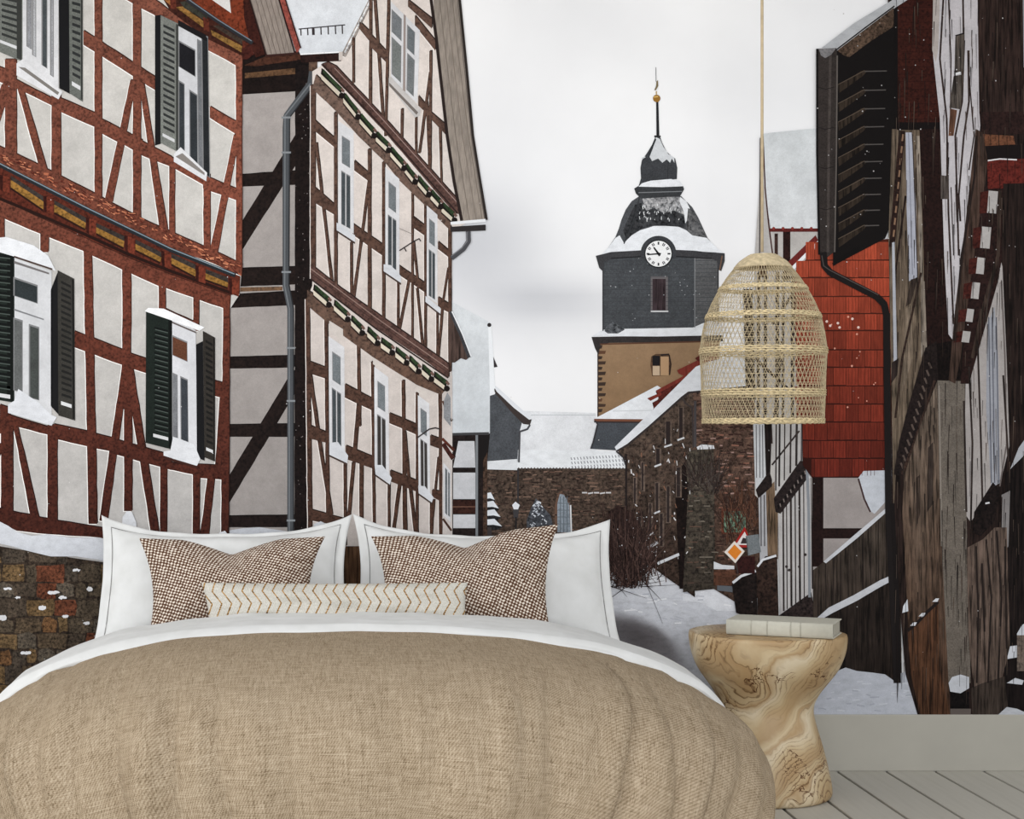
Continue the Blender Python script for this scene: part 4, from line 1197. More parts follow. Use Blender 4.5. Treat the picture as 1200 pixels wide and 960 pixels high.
fw.poly([(-210, 575), (-60, 600), (0, 611), (10, 616), (20, 623), (38, 628), (56, 626), (84, 630), (116, 630), (140, 634), (420, 640), (420, 692), (150, 664), (116, 656), (90, 652), (60, 652), (35, 646), (14, 640), (0, 637), (-210, 610)],
        grad((206, 209, 215), (188, 191, 198), 612, 655), 'snow', 3)
fw.poly([(143, 626), (144, 606), (149, 599), (155, 600), (160, 612), (161, 628)], (206, 208, 213), 'snow', 3)
fw.poly([(256, 634), (257, 624), (264, 622), (270, 630), (270, 640)], (206, 208, 213), 'snow', 3)
fw.rect(149, 617, 160, 628, (82, 36, 28), 'timber', lv=2)
for (x, y, w, h_) in ((48, 712, 5, 5), (28, 765, 7, 3), (2, 724, 5, 6), (72, 700, 5, 3), (104, 690, 4, 5), (60, 694, 8, 3), (75, 722, 4, 3), (20, 700, 3, 2), (88, 668, 5, 2), (8, 690, 5, 2), (100, 730, 4, 3)):
    for r_ in range(3):
        fw.poly([(x + w * .4 * r_ + (w * .45 + random.uniform(0, 1.2)) * math.cos(a_), y + random.uniform(-.8, .8) + (h_ * .42 + random.uniform(0, .8)) * math.sin(a_)) for a_ in [k_ * .7 for k_ in range(9)]], (206, 206, 209), 'snow', 4)
fw.poly([(400, 640), (424, 640), (424, 720), (400, 720)], (100, 72, 52), 'wood', 4)
fw.done()

# ---- dark weathered houses on the right --------------------------------------------------------
dh = Pr('printed_dark_timber_house', 'dark weathered timber houses with deep eaves and gutter pipe in the mural', 66)
dh.poly([(1038, -76), (1410, -76), (1410, 837), (1074, 837), (1060, 790), (1044, 600), (1044, 300)], (46, 34, 31), 'wood', 0)
# eaves: snow edge, bargeboard, rafters, gutter
dh.poly([(962, 57), (1000, 28), (1043, 2), (1110, -50), (1110, -30), (1048, 10), (980, 60)], (172, 174, 178), 'snow', 4)
dh.poly([(978, 60), (1048, 8), (1050, 150), (1044, 262), (1036, 280), (975, 312)], (17, 14, 14), 'flat', 1)
dh.poly([(980, 60), (1046, 10), (1046, 32), (1018, 50), (994, 68), (988, 66)], (104, 84, 70), 'rough', 4)
dh.path([(978, 60), (1012, 34), (1047, 8)], 1.6, (26, 22, 22), lv=5)
for i in range(10):
    y = 84 + i * 22.5 * (1 - i * .012)
    dh.poly([(981, y + 17), (1008, y), (1016, y - 1), (1010, y + 6), (982, y + 26)], (58, 48, 40), 'wood', 2)
    dh.line(1012, y + .5, 1038 - i, y, 1.3, (78, 74, 72), lv=3)
    dh.line(981, y + 16, 1012, y - .5, .8, (84, 72, 62), lv=3)
dh.poly([(955.5, 58), (979, 57), (980, 66), (978, 180), (976, 296), (966, 304), (958, 298), (956, 180)], (54, 48, 46), 'slate', 4)
dh.path([(956.5, 58), (956.5, 180), (959, 299)], 2.4, (18, 16, 16), lv=6)
dh.path([(972, 66), (970, 180), (969, 296)], 3.0, (76, 69, 66), 'slate', lv=5)
dh.path([(980, 66), (979, 180), (977, 296)], 1.6, (92, 86, 82), lv=6)
dh.poly([(958, 58), (979, 57), (973, 65), (966, 69), (961, 66)], (126, 124, 126), 'slate', 6)
for y in (103, 150, 196, 244): dh.path([(958, y), (966, y + 2.5), (976, y)], .9, (30, 26, 26), lv=7)
dh.path([(963.5, 296), (965, 312), (972, 320), (1026, 348), (1035, 357), (1037.5, 370), (1040, 600), (1050, 800)], 8.0, (26, 22, 22), lv=8)
dh.path([(962, 300), (964, 312), (972, 317.5), (1028, 346)], 1.1, (74, 68, 66), lv=9)
dh.poly([(974, 309), (1005, 288), (1008, 292), (976, 312)], (14, 12, 12), 'flat', 5)
# red-brown boarded panel
dh.poly([(1049, -76), (1098, -76), (1100, 0), (1102, 148), (1051, 148)], (60, 27, 21), 'timber', 2)
for i in range(24): dh.line(1051, -60 + i * 8.7, 1100, -60 + i * 8.7, .7, (38, 16, 13), lv=3)
dh.path([(1048.5, -76), (1049, 150)], 4.0, (16, 13, 13), lv=3)
dh.rect(1050, 144, 1102, 153, (18, 13, 13), lv=3)
# tan timbered bay
dh.poly([(1044, 152), (1078, 153), (1084, 440), (1050, 530), (1046, 600), (1040, 280)], (118, 103, 88), 'wood', 2)
dh.poly([(1060, 156), (1067, 156), (1072, 240), (1074, 325), (1064, 330), (1061, 240)], (168, 170, 182), 'plaster', 4)
dh.line(1068, 158, 1074, 322, 1.2, (52, 44, 42), lv=5)
dh.line(1063.5, 158, 1068, 322, .9, (120, 122, 132), lv=5)
dh.poly([(1072, 160), (1077, 160), (1082, 400), (1076, 300)], (156, 144, 132), 'wood', 4)
dh.path([(1060, 230), (1048, 320), (1046, 420)], 2.4, (46, 34, 30), 'timber', lv=4)
dh.path([(1056, 154), (1050, 220), (1044, 290)], 7.0, (48, 32, 28), 'timber', lv=4)
for i in range(9): dh.line(1057 - i * 1.3, 158 + i * 14, 1056 - i * 1.3, 166 + i * 14, 2.0, (128, 100, 80), lv=5)
dh.poly([(1044, 285), (1047, 284), (1050, 420), (1046, 430)], (172, 174, 182), 'plaster', 5)
dh.poly([(1066, 328), (1074, 326), (1066, 356), (1060, 360)], (66, 55, 49), 'wood', 5)
dh.path([(1078, 320), (1066, 375), (1056, 420), (1048, 490)], 2.6, (56, 42, 37), 'timber', lv=5)
dh.poly([(1060, 362), (1067, 358), (1068, 420), (1056, 460)], (140, 124, 108), 'wood', 4)
dh.poly([(1078, 330), (1083, 330), (1086, 404), (1078, 420)], (150, 138, 126), 'wood', 4)
dh.poly([(1044, 425), (1052, 420), (1050, 440), (1043, 450)], (52, 42, 39), 'wood', 6)
# dark post
dh.poly([(1076, 152), (1100, 152), (1104, 300), (1112, 390), (1113, 446), (1086, 440), (1082, 320)], (38, 22, 20), 'timber', 6)
dh.poly([(1086, 405), (1112, 400), (1128, 445), (1096, 446)], (26, 18, 17), 'rough', 7)
# jetty of the near bay with dentils
dh.poly([(1083, 408), (1096, 400), (1098, 445), (1070, 520), (1054, 558), (1046, 556), (1052, 520), (1062, 480)], (36, 28, 27), 'timber', 8)
for i in range(14):
    t = i / 13.5
    dh.line(1087 - t * 34, 425 + t * 122, 1090 - t * 34, 432 + t * 122, 2.2, (86, 74, 68), lv=9)
dh.path([(1094, 446), (1076, 502), (1056, 556)], 3.0, (62, 46, 40), 'timber', lv=9)
# white plaster upper bay
dh.poly([(1096, -76), (1142, -76), (1144, 0), (1148, 140), (1142, 200), (1124, 300), (1116, 400), (1110, 392), (1105, 300), (1100, 140), (1092, 66)], (190, 186, 190), 'plaster', 7)
dh.poly([(1092, 0), (1100, 0), (1098, 60), (1095, 74), (1091, 60)], (176, 168, 164), 'plaster', 8)
for (pts, w) in (([(1104, 0), (1100, 70), (1108, 140), (1110, 250), (1116, 380)], 2.2), ([(1110, 0), (1113, 70), (1112, 160)], 1.4), ([(1127, 0), (1128, 60), (1126, 120), (1118, 160), (1122, 300)], 2.2),
                 ([(1133, 60), (1134, 120), (1128, 160), (1122, 230), (1124, 260)], 2.2), ([(1134, 90), (1140, 160), (1134, 200)], 1.6), ([(1108, 152), (1108, 210)], 1.2), ([(1113, 220), (1116, 300)], 1.2)):
    dh.path(pts, w, (60, 48, 46), 'timber', lv=9)
dh.poly([(1118, 44), (1128, 40), (1128, 84), (1117, 87)], (92, 84, 78), 'wood', 10)
dh.poly([(1116, 90), (1128, 88), (1124, 129), (1111, 127)], (92, 84, 78), 'wood', 10)
dh.path([(1118, 43), (1128, 40)], 1.6, (28, 24, 24), lv=11)
dh.line(1117, 88, 1124, 86, 2.4, (214, 214, 216), lv=11)
dh.poly([(1101, 206), (1110, 207), (1110, 234), (1101, 234)], (92, 84, 80), 'wood', 10)
dh.poly([(1112, 128), (1120, 130), (1116, 160), (1110, 160)], (120, 84, 66), 'wood', 10)
# boarded upper right
dh.poly([(1143, -76), (1410, -76), (1410, 132), (1200, 134), (1146, 134)], (54, 40, 36), 'wood', 8)
dh.poly([(1146, 132), (1410, 130), (1410, 156), (1148, 158)], (46, 30, 28), 'timber', 9)
dh.poly([(1150, 158), (1186, 160), (1188, 170), (1150, 172)], (112, 72, 52), 'timber', 10)
dh.poly([(1148, 172), (1410, 166), (1410, 186), (1152, 190)], (22, 16, 16), 'flat', 10)
dh.poly([(1155, 188), (1410, 180), (1410, 214), (1156, 222)], (100, 38, 32), 'timber', 11)
dh.path([(1156, 189), (1170, 187), (1190, 188)], 1.6, (208, 204, 206), lv=12)
dh.line(1198, 0, 1199, 80, 2.0, (150, 150, 156), lv=9)
# raking brace and joist ends
dh.poly([(1142, 152), (1150, 156), (1156, 190), (1140, 300), (1124, 420), (1118, 450), (1110, 446), (1118, 360), (1130, 260)], (78, 60, 52), 'wood', 11)
dh.path([(1143, 160), (1140, 210), (1126, 300), (1116, 400)], 2.4, (34, 26, 24), lv=12)
dh.poly([(1150, 220), (1174, 215), (1180, 260), (1168, 330), (1134, 450), (1124, 450), (1132, 360), (1142, 290)], (42, 26, 24), 'timber', 10)
for (x, y, w, h_) in ((1156, 224, 10, 27), (1148, 266, 10, 26), (1143, 302, 8, 20), (1137, 331, 8, 20), (1131, 362, 7, 16), (1126, 388, 8, 14)):
    dh.poly([(x + 1, y), (x + w + 2, y + 1), (x + w, y + h_), (x - 1, y + h_ - 1)], (172, 168, 166), 'plaster', 12)
    dh.poly([(x - 9, y + 2), (x + 1, y), (x - 1, y + h_ - 1), (x - 10, y + h_)], (72, 32, 27), 'timber', 12)
dh.path([(1170, 224), (1168, 300), (1148, 370), (1138, 420)], 4.0, (70, 56, 49), 'wood', lv=12)
# white patch with grey window, near right
dh.poly([(1167, 290), (1175, 320), (1178, 420), (1182, 520), (1172, 560), (1150, 590), (1136, 612), (1128, 600), (1130, 450), (1140, 400), (1152, 360)], (164, 158, 156), 'plaster', 9)
dh.poly([(1155, 380), (1164, 360), (1168, 420), (1170, 566), (1160, 572), (1154, 480)], (150, 152, 160), 'plaster', 13)
for x in (1157, 1161, 1166): dh.line(x, 372, x + 3, 566, 1.2, (86, 88, 98), lv=14)
dh.path([(1172, 330), (1176, 420), (1178, 520), (1170, 570)], 1.6, (98, 90, 88), lv=13)
for pts in ([(1134, 430), (1138, 520), (1136, 620)], [(1144, 400), (1148, 520), (1150, 600)], [(1164, 320), (1156, 352), (1152, 380)], [(1128, 470), (1131, 600)], [(1174, 440), (1180, 540)]):
    dh.path(pts, 2.2, (56, 46, 43), 'wood', lv=13)
dh.poly([(1140, 600), (1162, 565), (1170, 575), (1164, 610), (1148, 628), (1138, 624)], (34, 26, 25), 'rough', 13)
dh.line(1153, 590, 1158, 589, 2.0, (200, 200, 204), lv=14)
# very dark corner post
dh.poly([(1174, 216), (1410, 210), (1410, 500), (1204, 530), (1182, 546), (1178, 420), (1172, 290)], (42, 31, 28), 'wood', 14)
dh.poly([(1182, 550), (1192, 525), (1204, 508), (1410, 430), (1410, 470), (1204, 528)], (164, 166, 172), 'snow', 15)
dh.poly([(1176, 556), (1204, 528), (1410, 470), (1410, 837), (1176, 837)], (30, 23, 22), 'wood', 14)
dh.poly([(1172, 580), (1182, 575), (1180, 640), (1172, 650)], (126, 122, 122), 'plaster', 15)
# grey rendered wall and brown boards
dh.poly([(1097, 446), (1129, 447), (1131, 600), (1136, 800), (1108, 800), (1100, 600)], (112, 104, 96), 'slate', 10)
dh.poly([(1097, 446), (1100, 600), (1112, 837), (1076, 837), (1066, 790), (1056, 600), (1058, 558), (1076, 502)], grad((122, 108, 96), (84, 60, 46), 460, 760), 'wood', 10)
dh.poly([(1086, 525), (1092, 518), (1092, 590), (1085, 600)], (62, 52, 47), 'wood', 11)
dh.poly([(1072, 560), (1077, 556), (1077, 600), (1072, 620)], (70, 58, 51), 'wood', 11)
dh.line(1099, 452, 1102, 640, 1.6, (132, 124, 116), lv=11)
dh.poly([(1062, 738), (1074, 730), (1086, 716), (1098, 705), (1099, 780), (1112, 837), (1078, 837), (1066, 790)], (92, 62, 44), 'wood', 12)
dh.path([(1062, 739), (1074, 729), (1085, 717), (1098, 705)], 3.6, (28, 22, 21), lv=13)
for (x, y) in ((1069, 731), (1079, 720), (1095, 703)): dh.poly([(x - 4, y + 2), (x, y - 2), (x + 4, y - 2), (x + 2, y + 2)], (200, 202, 208), 'snow', 14)
dh.poly([(1057, 710), (1062, 702), (1063, 716), (1056, 718)], (196, 199, 206), 'snow', 13)
dh.path([(1044, 590), (1050, 700), (1052, 800)], 5.0, (22, 18, 18), lv=11)
# old cracked timbers bottom right
dh.poly([(1131, 642), (1150, 632), (1164, 618), (1178, 618), (1182, 760), (1172, 796), (1140, 806), (1134, 760)], (104, 88, 79), 'wood', 15)
for pts in ([(1142, 640), (1145, 720), (1143, 800)], [(1154, 632), (1160, 700), (1156, 800)], [(1166, 622), (1172, 700), (1168, 796)], [(1149, 660), (1152, 740)], [(1176, 640), (1178, 760)]):
    dh.path(pts, 2.2, (34, 27, 25), lv=16)
dh.poly([(1136, 806), (1150, 800), (1176, 792), (1180, 837), (1138, 837)], (66, 56, 50), 'wood', 16)
dh.poly([(1110, 800), (1114, 793), (1124, 790), (1134, 793), (1134, 806), (1124, 812), (1112, 810)], (190, 193, 200), 'snow', 16)
dh.rect(1113, 810, 1134, 830, (24, 19, 19), 'rough', lv=15)
dh.rect(1112, 830, 1136, 837, (92, 84, 80), lv=16)
dh.poly([(1178, 772), (1182, 757), (1190, 756), (1190, 770)], (192, 195, 202), 'snow', 17)
dh.poly([(1178, 800), (1188, 794), (1198, 797), (1196, 802)], (186, 189, 196), 'snow', 17)
dh.poly([(1168, 837), (1178, 828), (1190, 830), (1206, 837)], (180, 183, 190), 'snow', 17)
dh.poly([(1190, 742), (1196, 732), (1210, 724), (1300, 724), (1300, 744), (1190, 744)], (186, 189, 196), 'snow', 17)
dh.rect(1190, 743, 1300, 786, (112, 100, 92), 'timber', lv=17)
for i in range(980):
    x = random.uniform(1048, 1199) if i < 520 else random.uniform(1199, 1405); y = random.uniform(-20, 800)
    c_ = random.choice([(24, 19, 18), (30, 24, 22), (40, 31, 28), (78, 66, 58), (58, 47, 42)])
    sl_ = random.uniform(-.04, .03)
    L_ = random.uniform(10, 46)
    dh.line(x, y, x + sl_ * L_, y + L_, random.uniform(.4, 1.1), c_, lv=18, w2=.3)
dh.done()

fl = Pr('printed_snowflake', 'scattered falling snowflakes printed across the mural', 86)
for i in range(190):
    x, y = random.uniform(0, 1200), random.uniform(0, 830)
    if 590 < x < 950 and y < 300: continue
    fl.disc(x, y, random.choice([.3, .4, .5, .6]), (206, 204, 205), lv=0, n=6)
for i in range(80):
    fl.disc(random.uniform(955, 1195), random.uniform(10, 330), random.uniform(.3, .9), (186, 183, 184), lv=0, n=6)
fl.obj['kind'] = 'stuff'
fl.done()

# ------------------------------------------------------------------ fabrics and woods
def fnoise(x, y, seed=0):
    """cheap smooth noise from sines, about -1..1"""
    r = np.random.RandomState(seed)
    v = np.zeros_like(x)
    for i in range(7):
        a, b, c = r.uniform(-1, 1), r.uniform(-1, 1), r.uniform(0, 6.28)
        v = v + np.sin(a * x + b * y + c)
    return v / 4.0


k = NT('natural_linen', 0.95, 0.05)
uv = k.uv()
wx = k.noise(k.vmul(uv, (360.0, 17.0, 1.0)), 1.0, 3, 0.6, 1.6)
wy = k.noise(k.vmul(uv, (13.0, 360.0, 1.0)), 1.0, 3, 0.6, 1.6)
wl = k.noise(k.vmul(uv, (60.0, 5.0, 1.0)), 1.0, 2)
sepuv = k.n('ShaderNodeSeparateXYZ'); k.set(sepuv, 0, uv)
tw_ = k.math('MULTIPLY', k.math('SINE', k.math('MULTIPLY_ADD', sepuv.outputs[1], 420.0, k.math('MULTIPLY', sepuv.outputs[0], 800.0))), k.math('SINE', k.math('MULTIPLY', sepuv.outputs[1], 900.0)))
weave = k.math('ADD', k.math('ADD', k.math('MULTIPLY', wx, 0.45), k.math('MULTIPLY', wy, 0.45)), k.math('MULTIPLY_ADD', tw_, 0.085, k.math('MULTIPLY', wl, 0.1)))
k.base(k.ramp(weave, [(0.33, (86, 72, 54)), (0.44, (138, 121, 99)), (0.53, (158, 142, 120)), (0.66, (186, 171, 150))]))
k.bump(weave, 0.5, 0.003)
m_linen = k.m

k = NT('white_cotton', 0.9, 0.08)
f = k.noise(k.obj(), 14, 3)
k.base(k.ramp(f, [(0.3, (204, 205, 204)), (0.7, (213, 214, 214))]))
k.bump(k.noise(k.obj(), 7, 2), 0.25, 0.02)
m_cotton = k.m
m_stitch = plain('grey_stitching', (128, 128, 126), 0.9)

k = NT('brown_basketweave', 0.95, 0.05)
sep = k.n('ShaderNodeSeparateXYZ'); k.set(sep, 0, k.uv())
nz = k.noise(k.vmul(k.uv(), (40, 40, 1)), 1.0, 2)
u_ = k.math('MULTIPLY_ADD', nz, 0.006, sep.outputs[0]); v_ = k.math('MULTIPLY_ADD', nz, 0.004, sep.outputs[1])
a_ = k.math('SINE', k.math('MULTIPLY', k.math('ADD', u_, k.math('MULTIPLY', v_, 0.55)), 330.0))
b_ = k.math('SINE', k.math('MULTIPLY', k.math('SUBTRACT', v_, k.math('MULTIPLY', u_, 0.35)), 420.0))
w_ = k.math('ADD', k.math('MULTIPLY', k.math('MULTIPLY', a_, b_), 0.5), k.math('MULTIPLY_ADD', b_, 0.12, 0.5))
w_ = k.math('MULTIPLY_ADD', k.math('SUBTRACT', nz, 0.5), 0.5, w_)
k.base(k.ramp(w_, [(0.40, (84, 60, 46)), (0.54, (122, 96, 80)), (0.64, (200, 188, 174)), (0.85, (222, 212, 200))]))
k.bump(w_, 0.6, 0.004)
m_weave = k.m

k = NT('chevron_cotton', 0.95, 0.05)
sep = k.n('ShaderNodeSeparateXYZ'); k.set(sep, 0, k.uv())
tri = k.math('PINGPONG', sep.outputs[1], 0.043)
ph = k.math('FRACT', k.math('MULTIPLY', k.math('ADD', sep.outputs[0], k.math('MULTIPLY', tri, 0.58)), 1 / 0.0352))
dd = k.math('ABSOLUTE', k.math('SUBTRACT', ph, 0.5))
thread = k.noise(k.vmul(k.uv(), (30, 300, 1)), 1.0, 2)
dd = k.math('MULTIPLY_ADD', k.math('SUBTRACT', thread, 0.5), 0.14, dd)
cr = k.ramp(k.noise(k.vmul(k.uv(), (160, 160, 1)), 1.0, 2), [(0.3, (184, 181, 172)), (0.7, (208, 206, 199))])
rib = k.math('SINE', k.math('MULTIPLY', k.math('ADD', sep.outputs[0], k.math('MULTIPLY', tri, 0.58)), 990.0))
cr = k.mix(k.math('MULTIPLY_ADD', rib, 0.14, 0.14), cr, (142, 132, 118))
gd = k.ramp(thread, [(0.35, (84, 60, 30)), (0.6, (176, 134, 72))])
k.base(k.mix(k.ramp(dd, [(0.05, g3(255)), (0.10, g3(0))]), cr, gd))
k.bump(rib, 0.3, 0.002)
m_chev = k.m

k = NT('swirled_burl_wood', 0.45, 0.3)
o = k.obj()
wn = k.n('ShaderNodeTexNoise'); k.set(wn, 'Vector', k.vmul(o, (1.2, 1.2, 1.0))); wn.inputs['Scale'].default_value = 3.2; wn.inputs['Detail'].default_value = 2.5
ad = k.t.nodes.new('ShaderNodeVectorMath'); ad.operation = 'MULTIPLY_ADD'
k.set(ad, 0, wn.outputs['Color']); ad.inputs[1].default_value = (0.42, 0.42, 0.42); k.set(ad, 2, o)
sp = k.n('ShaderNodeSeparateXYZ'); k.set(sp, 0, ad.outputs[0])
run = k.math('ADD', k.math('MULTIPLY', sp.outputs[2], 1.0), k.math('MULTIPLY', sp.outputs[0], -0.95))
fine = k.noise(k.vmul(ad.outputs[0], (1, 1, 1)), 26, 4, 0.6)
run = k.math('MULTIPLY_ADD', fine, 0.05, run)
big = k.math('FRACT', k.math('MULTIPLY', run, 3.2))
wv = k.math('FRACT', k.math('MULTIPLY', run, 34.0))
c1 = k.ramp(big, [(0.0, (192, 174, 142)), (0.2, (164, 138, 102)), (0.45, (176, 152, 116)), (0.62, (192, 174, 142)), (0.78, (204, 190, 164)), (0.9, (168, 142, 106)), (1.0, (192, 174, 142))])
c2 = k.ramp(wv, [(0.0, (92, 66, 42)), (0.08, (150, 120, 86)), (0.25, (240, 232, 220)), (0.85, (248, 243, 234)), (1.0, (176, 146, 108))])
msk = k.ramp(k.noise(o, 5.0, 2), [(0.38, g3(40)), (0.62, g3(240))])
c3 = k.mix(msk, c1, k.mix(1.0, c1, c2, 'MULTIPLY'))
crk = k.n('ShaderNodeTexNoise'); k.set(crk, 'Vector', k.vmul(ad.outputs[0], (1.4, 1.0, 1.4))); crk.inputs['Scale'].default_value = 7.0; crk.inputs['Detail'].default_value = 5
cd = k.math('ABSOLUTE', k.math('SUBTRACT', crk.outputs[0], 0.5))
cm = k.math('MULTIPLY', k.math('LESS_THAN', cd, 0.006), k.math('GREATER_THAN', k.noise(o, 4.5, 1), 0.53))
c3 = k.mix(cm, c3, (84, 52, 26))
k.base(c3)
k.bump(wv, 0.08, 0.002)
m_burl = k.m

# ------------------------------------------------------------------ the bed
BCX = 0.03
SIDE = [(0.0, .655), (.30, .650), (.54, .632), (.75, .602), (.90, .562), (1.03, .512), (1.14, .452), (1.21, .385), (1.245, .30), (1.26, .20), (1.27, .06)]
FOOT = [(0.0, .655), (.35, .652), (.60, .640), (.76, .614), (.88, .572), (.97, .51), (1.025, .43), (1.055, .34), (1.07, .24), (1.08, .14), (1.085, .06)]


def resample(pts, n):
    p = np.array(pts)
    # Catmull-Rom through the points, then even arc length
    out = []
    for i in range(len(p) - 1):
        p0, p1, p2, p3 = p[max(i - 1, 0)], p[i], p[i + 1], p[min(i + 2, len(p) - 1)]
        for t in np.linspace(0, 1, 20, endpoint=False):
            out.append(.5 * (2 * p1 + (p2 - p0) * t + (2 * p0 - 5 * p1 + 4 * p2 - p3) * t ** 2 + (3 * p1 - p0 - 3 * p2 + p3) * t ** 3))
    out.append(p[-1]); out = np.array(out)
    s = np.concatenate([[0], np.cumsum(np.linalg.norm(np.diff(out, axis=0), axis=1))])
    q = np.linspace(0, s[-1], n)
    return np.interp(q, s, out[:, 0]), np.interp(q, s, out[:, 1]), q


def dome(x):
    xs, zs = zip(*SIDE)
    return float(np.interp(abs(x - BCX), xs, zs))


bed = tag(empty('bed', (BCX, -1.0, 0)), 'king bed under linen duvet and white pillows, frame hidden', 'bed')


def rounded(name, b, mat, parent, bev):
    o = box(name, [b[0], b[1], b[2] + 1.0, b[3] + 1.0, b[4], b[5]], mat, parent)
    m = o.modifiers.new('bevel', 'BEVEL'); m.width = bev; m.segments = 4
    return o


m_frame = plain('pale_oak', (176, 150, 118), 0.6)
rounded('bed_base', (-.93, .93, -1.93, -.06, .10, .24), m_frame, bed, .01)
rounded('mattress', (-.93, .93, -1.93, -.06, .24, .47), m_cotton, bed, .07)
for sx in (-.85, .85):
    for sy in (-1.85, -.14):
        rounded('leg', (sx - .04, sx + .04, sy - .04, sy + .04, 0.0, .10), m_frame, bed, .004)

# linen cover: rings from the crest outwards, run back under the white fold
NTR, NTH = 96, 150
ax, az, as_ = resample(SIDE, NTR)
bx, bz, bs = resample(FOOT, NTR)
Y0 = -1.08
verts, uvs, faces = [], [], []
th = np.linspace(0, math.pi, NTH)
BACK = 5
ncol = NTH + 2 * BACK
rs = np.random.RandomState(4)
for i in range(NTR):
    n = 2.1 + 1.0 * (i / NTR)
    e = 2.0 / n
    c, s = np.cos(th), np.sin(th)
    cc, ss = np.sign(c) * np.abs(c) ** e, np.abs(s) ** e
    t = i / (NTR - 1)
    w = np.abs(s) ** 2                                  # 0 at the sides, 1 at the foot
    z = az[i] * (1 - w) + bz[i] * w
    x, y = ax[i] * cc, -bx[i] * ss
    fu, fv = as_[i] * cc, -bs[i] * ss
    # soft vertical folds on the drop, broad pillowy puffs on top
    drop = np.clip((t - .50) / .28, 0, 1)
    top = np.clip((t - .12) / .3, 0, 1) * (1 - np.clip((t - .55) / .3, 0, 1))
    L = fu * 1.0
    fold = np.sin(L * 17 + 2.2 * np.sin(L * 3.1 + 1)) * .6 + np.sin(L * 41 + 1.3 + 2 * np.sin(L * 5)) * .3
    fold = fold * (0.6 + 0.7 * np.sin(L * 2.3 + .7) ** 2)
    corner = np.exp(-((th - 2.45) / .35) ** 2) + .6 * np.exp(-((th - .75) / .3) ** 2)
    amp = drop * (.024 + .026 * corner)
    for (xi, wd, am) in ((-.93, .03, .030), (-.80, .026, .030), (-.68, .022, .020), (-.55, .026, .034), (-.38, .020, .024), (-.25, .03, .012), (.06, .03, .010), (.24, .02, .012), (.42, .022, .018), (.55, .02, .010), (.76, .022, .036), (.90, .02, .022), (1.02, .03, .03)):
        q = L - xi - .025 * math.sin(t * 9 + xi * 20)
        amp_i = am * np.clip((t - .46 - .05 * math.sin(xi * 31)) / .14, 0, 1)
        fold = fold + amp_i * (np.exp(-((q + wd * 1.6) / (wd * 1.7)) ** 2) * .7 - np.exp(-(q / wd) ** 2)) / np.maximum(amp, 1e-4)
    rad = np.hypot(x, y) + 1e-6
    nx, ny = x / rad, y / rad
    d = amp * fold + drop * .006 * fnoise(fu * 22, fv * 18, 3)
    x = x + nx * d; y = y + ny * d
    z = z + top * .010 * fnoise(fu * 7, fv * 8, 5) + top * .004 * fnoise(fu * 22, fv * 9, 6) + drop * .006 * fnoise(fu * 9, fv * 9, 8)
    row = []
    for b in range(BACK, 0, -1):
        row.append((ax[i], Y0 + .07 * b, az[i], as_[i], .07 * b))
    for j in range(NTH):
        row.append((x[j], Y0 + y[j], z[j], fu[j], fv[j]))
    for b in range(1, BACK + 1):
        row.append((-ax[i], Y0 + .07 * b, az[i], -as_[i], .07 * b))
    for r in row:
        verts.append((r[0], r[1], r[2])); uvs.append((r[3], r[4]))
for i in range(NTR - 1):
    for j in range(ncol - 1):
        a = i * ncol + j
        faces.append((a, a + ncol, a + ncol + 1, a + 1))


def add_uv(o, uvs):
    me = o.data
    l = me.uv_layers.new(name='UVMap')
    vi = np.empty(len(me.loops), dtype=np.int32); me.loops.foreach_get('vertex_index', vi)
    l.data.foreach_set('uv', np.array(uvs, dtype=np.float32)[vi].ravel())


cover = mesh_obj('linen_duvet', verts, faces, m_linen, None, True, (BCX, 0, 0))
add_uv(cover, uvs)
so = cover.modifiers.new('thickness', 'SOLIDIFY'); so.thickness = 0.02; so.offset = -1
tag(cover, 'beige woven linen duvet spread over the bed', 'duvet')

# white sheet folded back over the duvet
NSX, NSY = 150, 46
sx_ = np.concatenate([-ax[::-1][:-1], ax]); sz_ = np.concatenate([az[::-1][:-1], az]); sl = np.concatenate([-as_[::-1][:-1], as_])
ys = [-.06, -.2, -.35, -.5, -.60, -.64, -.67, -.69, -.705, -.715, -.725, -.74, -.76, -.80, -.84, -.88, -.92, -.96, -1.0, -1.03, -1.055, -1.075, -1.09, -1.10, -1.106, -1.108, -1.104]
up = [0, 0, 0, 0, .001, .003, .006, .010, .018, .026, .031, .034, .035, .034, .033, .031, .030, .029, .028, .027, .026, .024, .020, .014, .008, .002, -.008]
verts, faces = [], []
nrm = []
for i in range(len(sx_)):
    a, b = max(i - 1, 0), min(i + 1, len(sx_) - 1)
    t = np.array([sx_[b] - sx_[a], sz_[b] - sz_[a]]); t /= np.linalg.norm(t)
    nrm.append((-t[1], t[0]))
for yy, u in zip(ys, up):
    wig = .010 * np.sin(sl * 9 + 1) + .006 * np.sin(sl * 23 + 2) if u > .0 else sl * 0
    fr = .012 * (np.sin(sl * 13) * .5 + np.sin(sl * 31 + 1) * .3) if -1.02 < yy < -.7 else sl * 0
    crease = np.abs(np.sin((yy + .03 * np.sin(sl * 3)) * 34)) * .011 * (1 if u > .02 else 0)
    hem = np.clip(1 - (np.abs(sl) - 1.15) / .25, .25, 1)
    for i in range(len(sx_)):
        uu = (u + .006 + crease[i] + fr[i] * .4 * (u > .02)) * hem[i]
        verts.append((sx_[i] + nrm[i][0] * uu, yy + wig[i] * (1 if u > .01 else 0), sz_[i] + nrm[i][1] * uu))
m_ = len(sx_)
for i in range(len(ys) - 1):
    for j in range(m_ - 1):
        a = i * m_ + j
        faces.append((a, a + m_, a + m_ + 1, a + 1))
fold = mesh_obj('folded_sheet', verts, faces, m_cotton, None, True, (BCX, 0, 0))
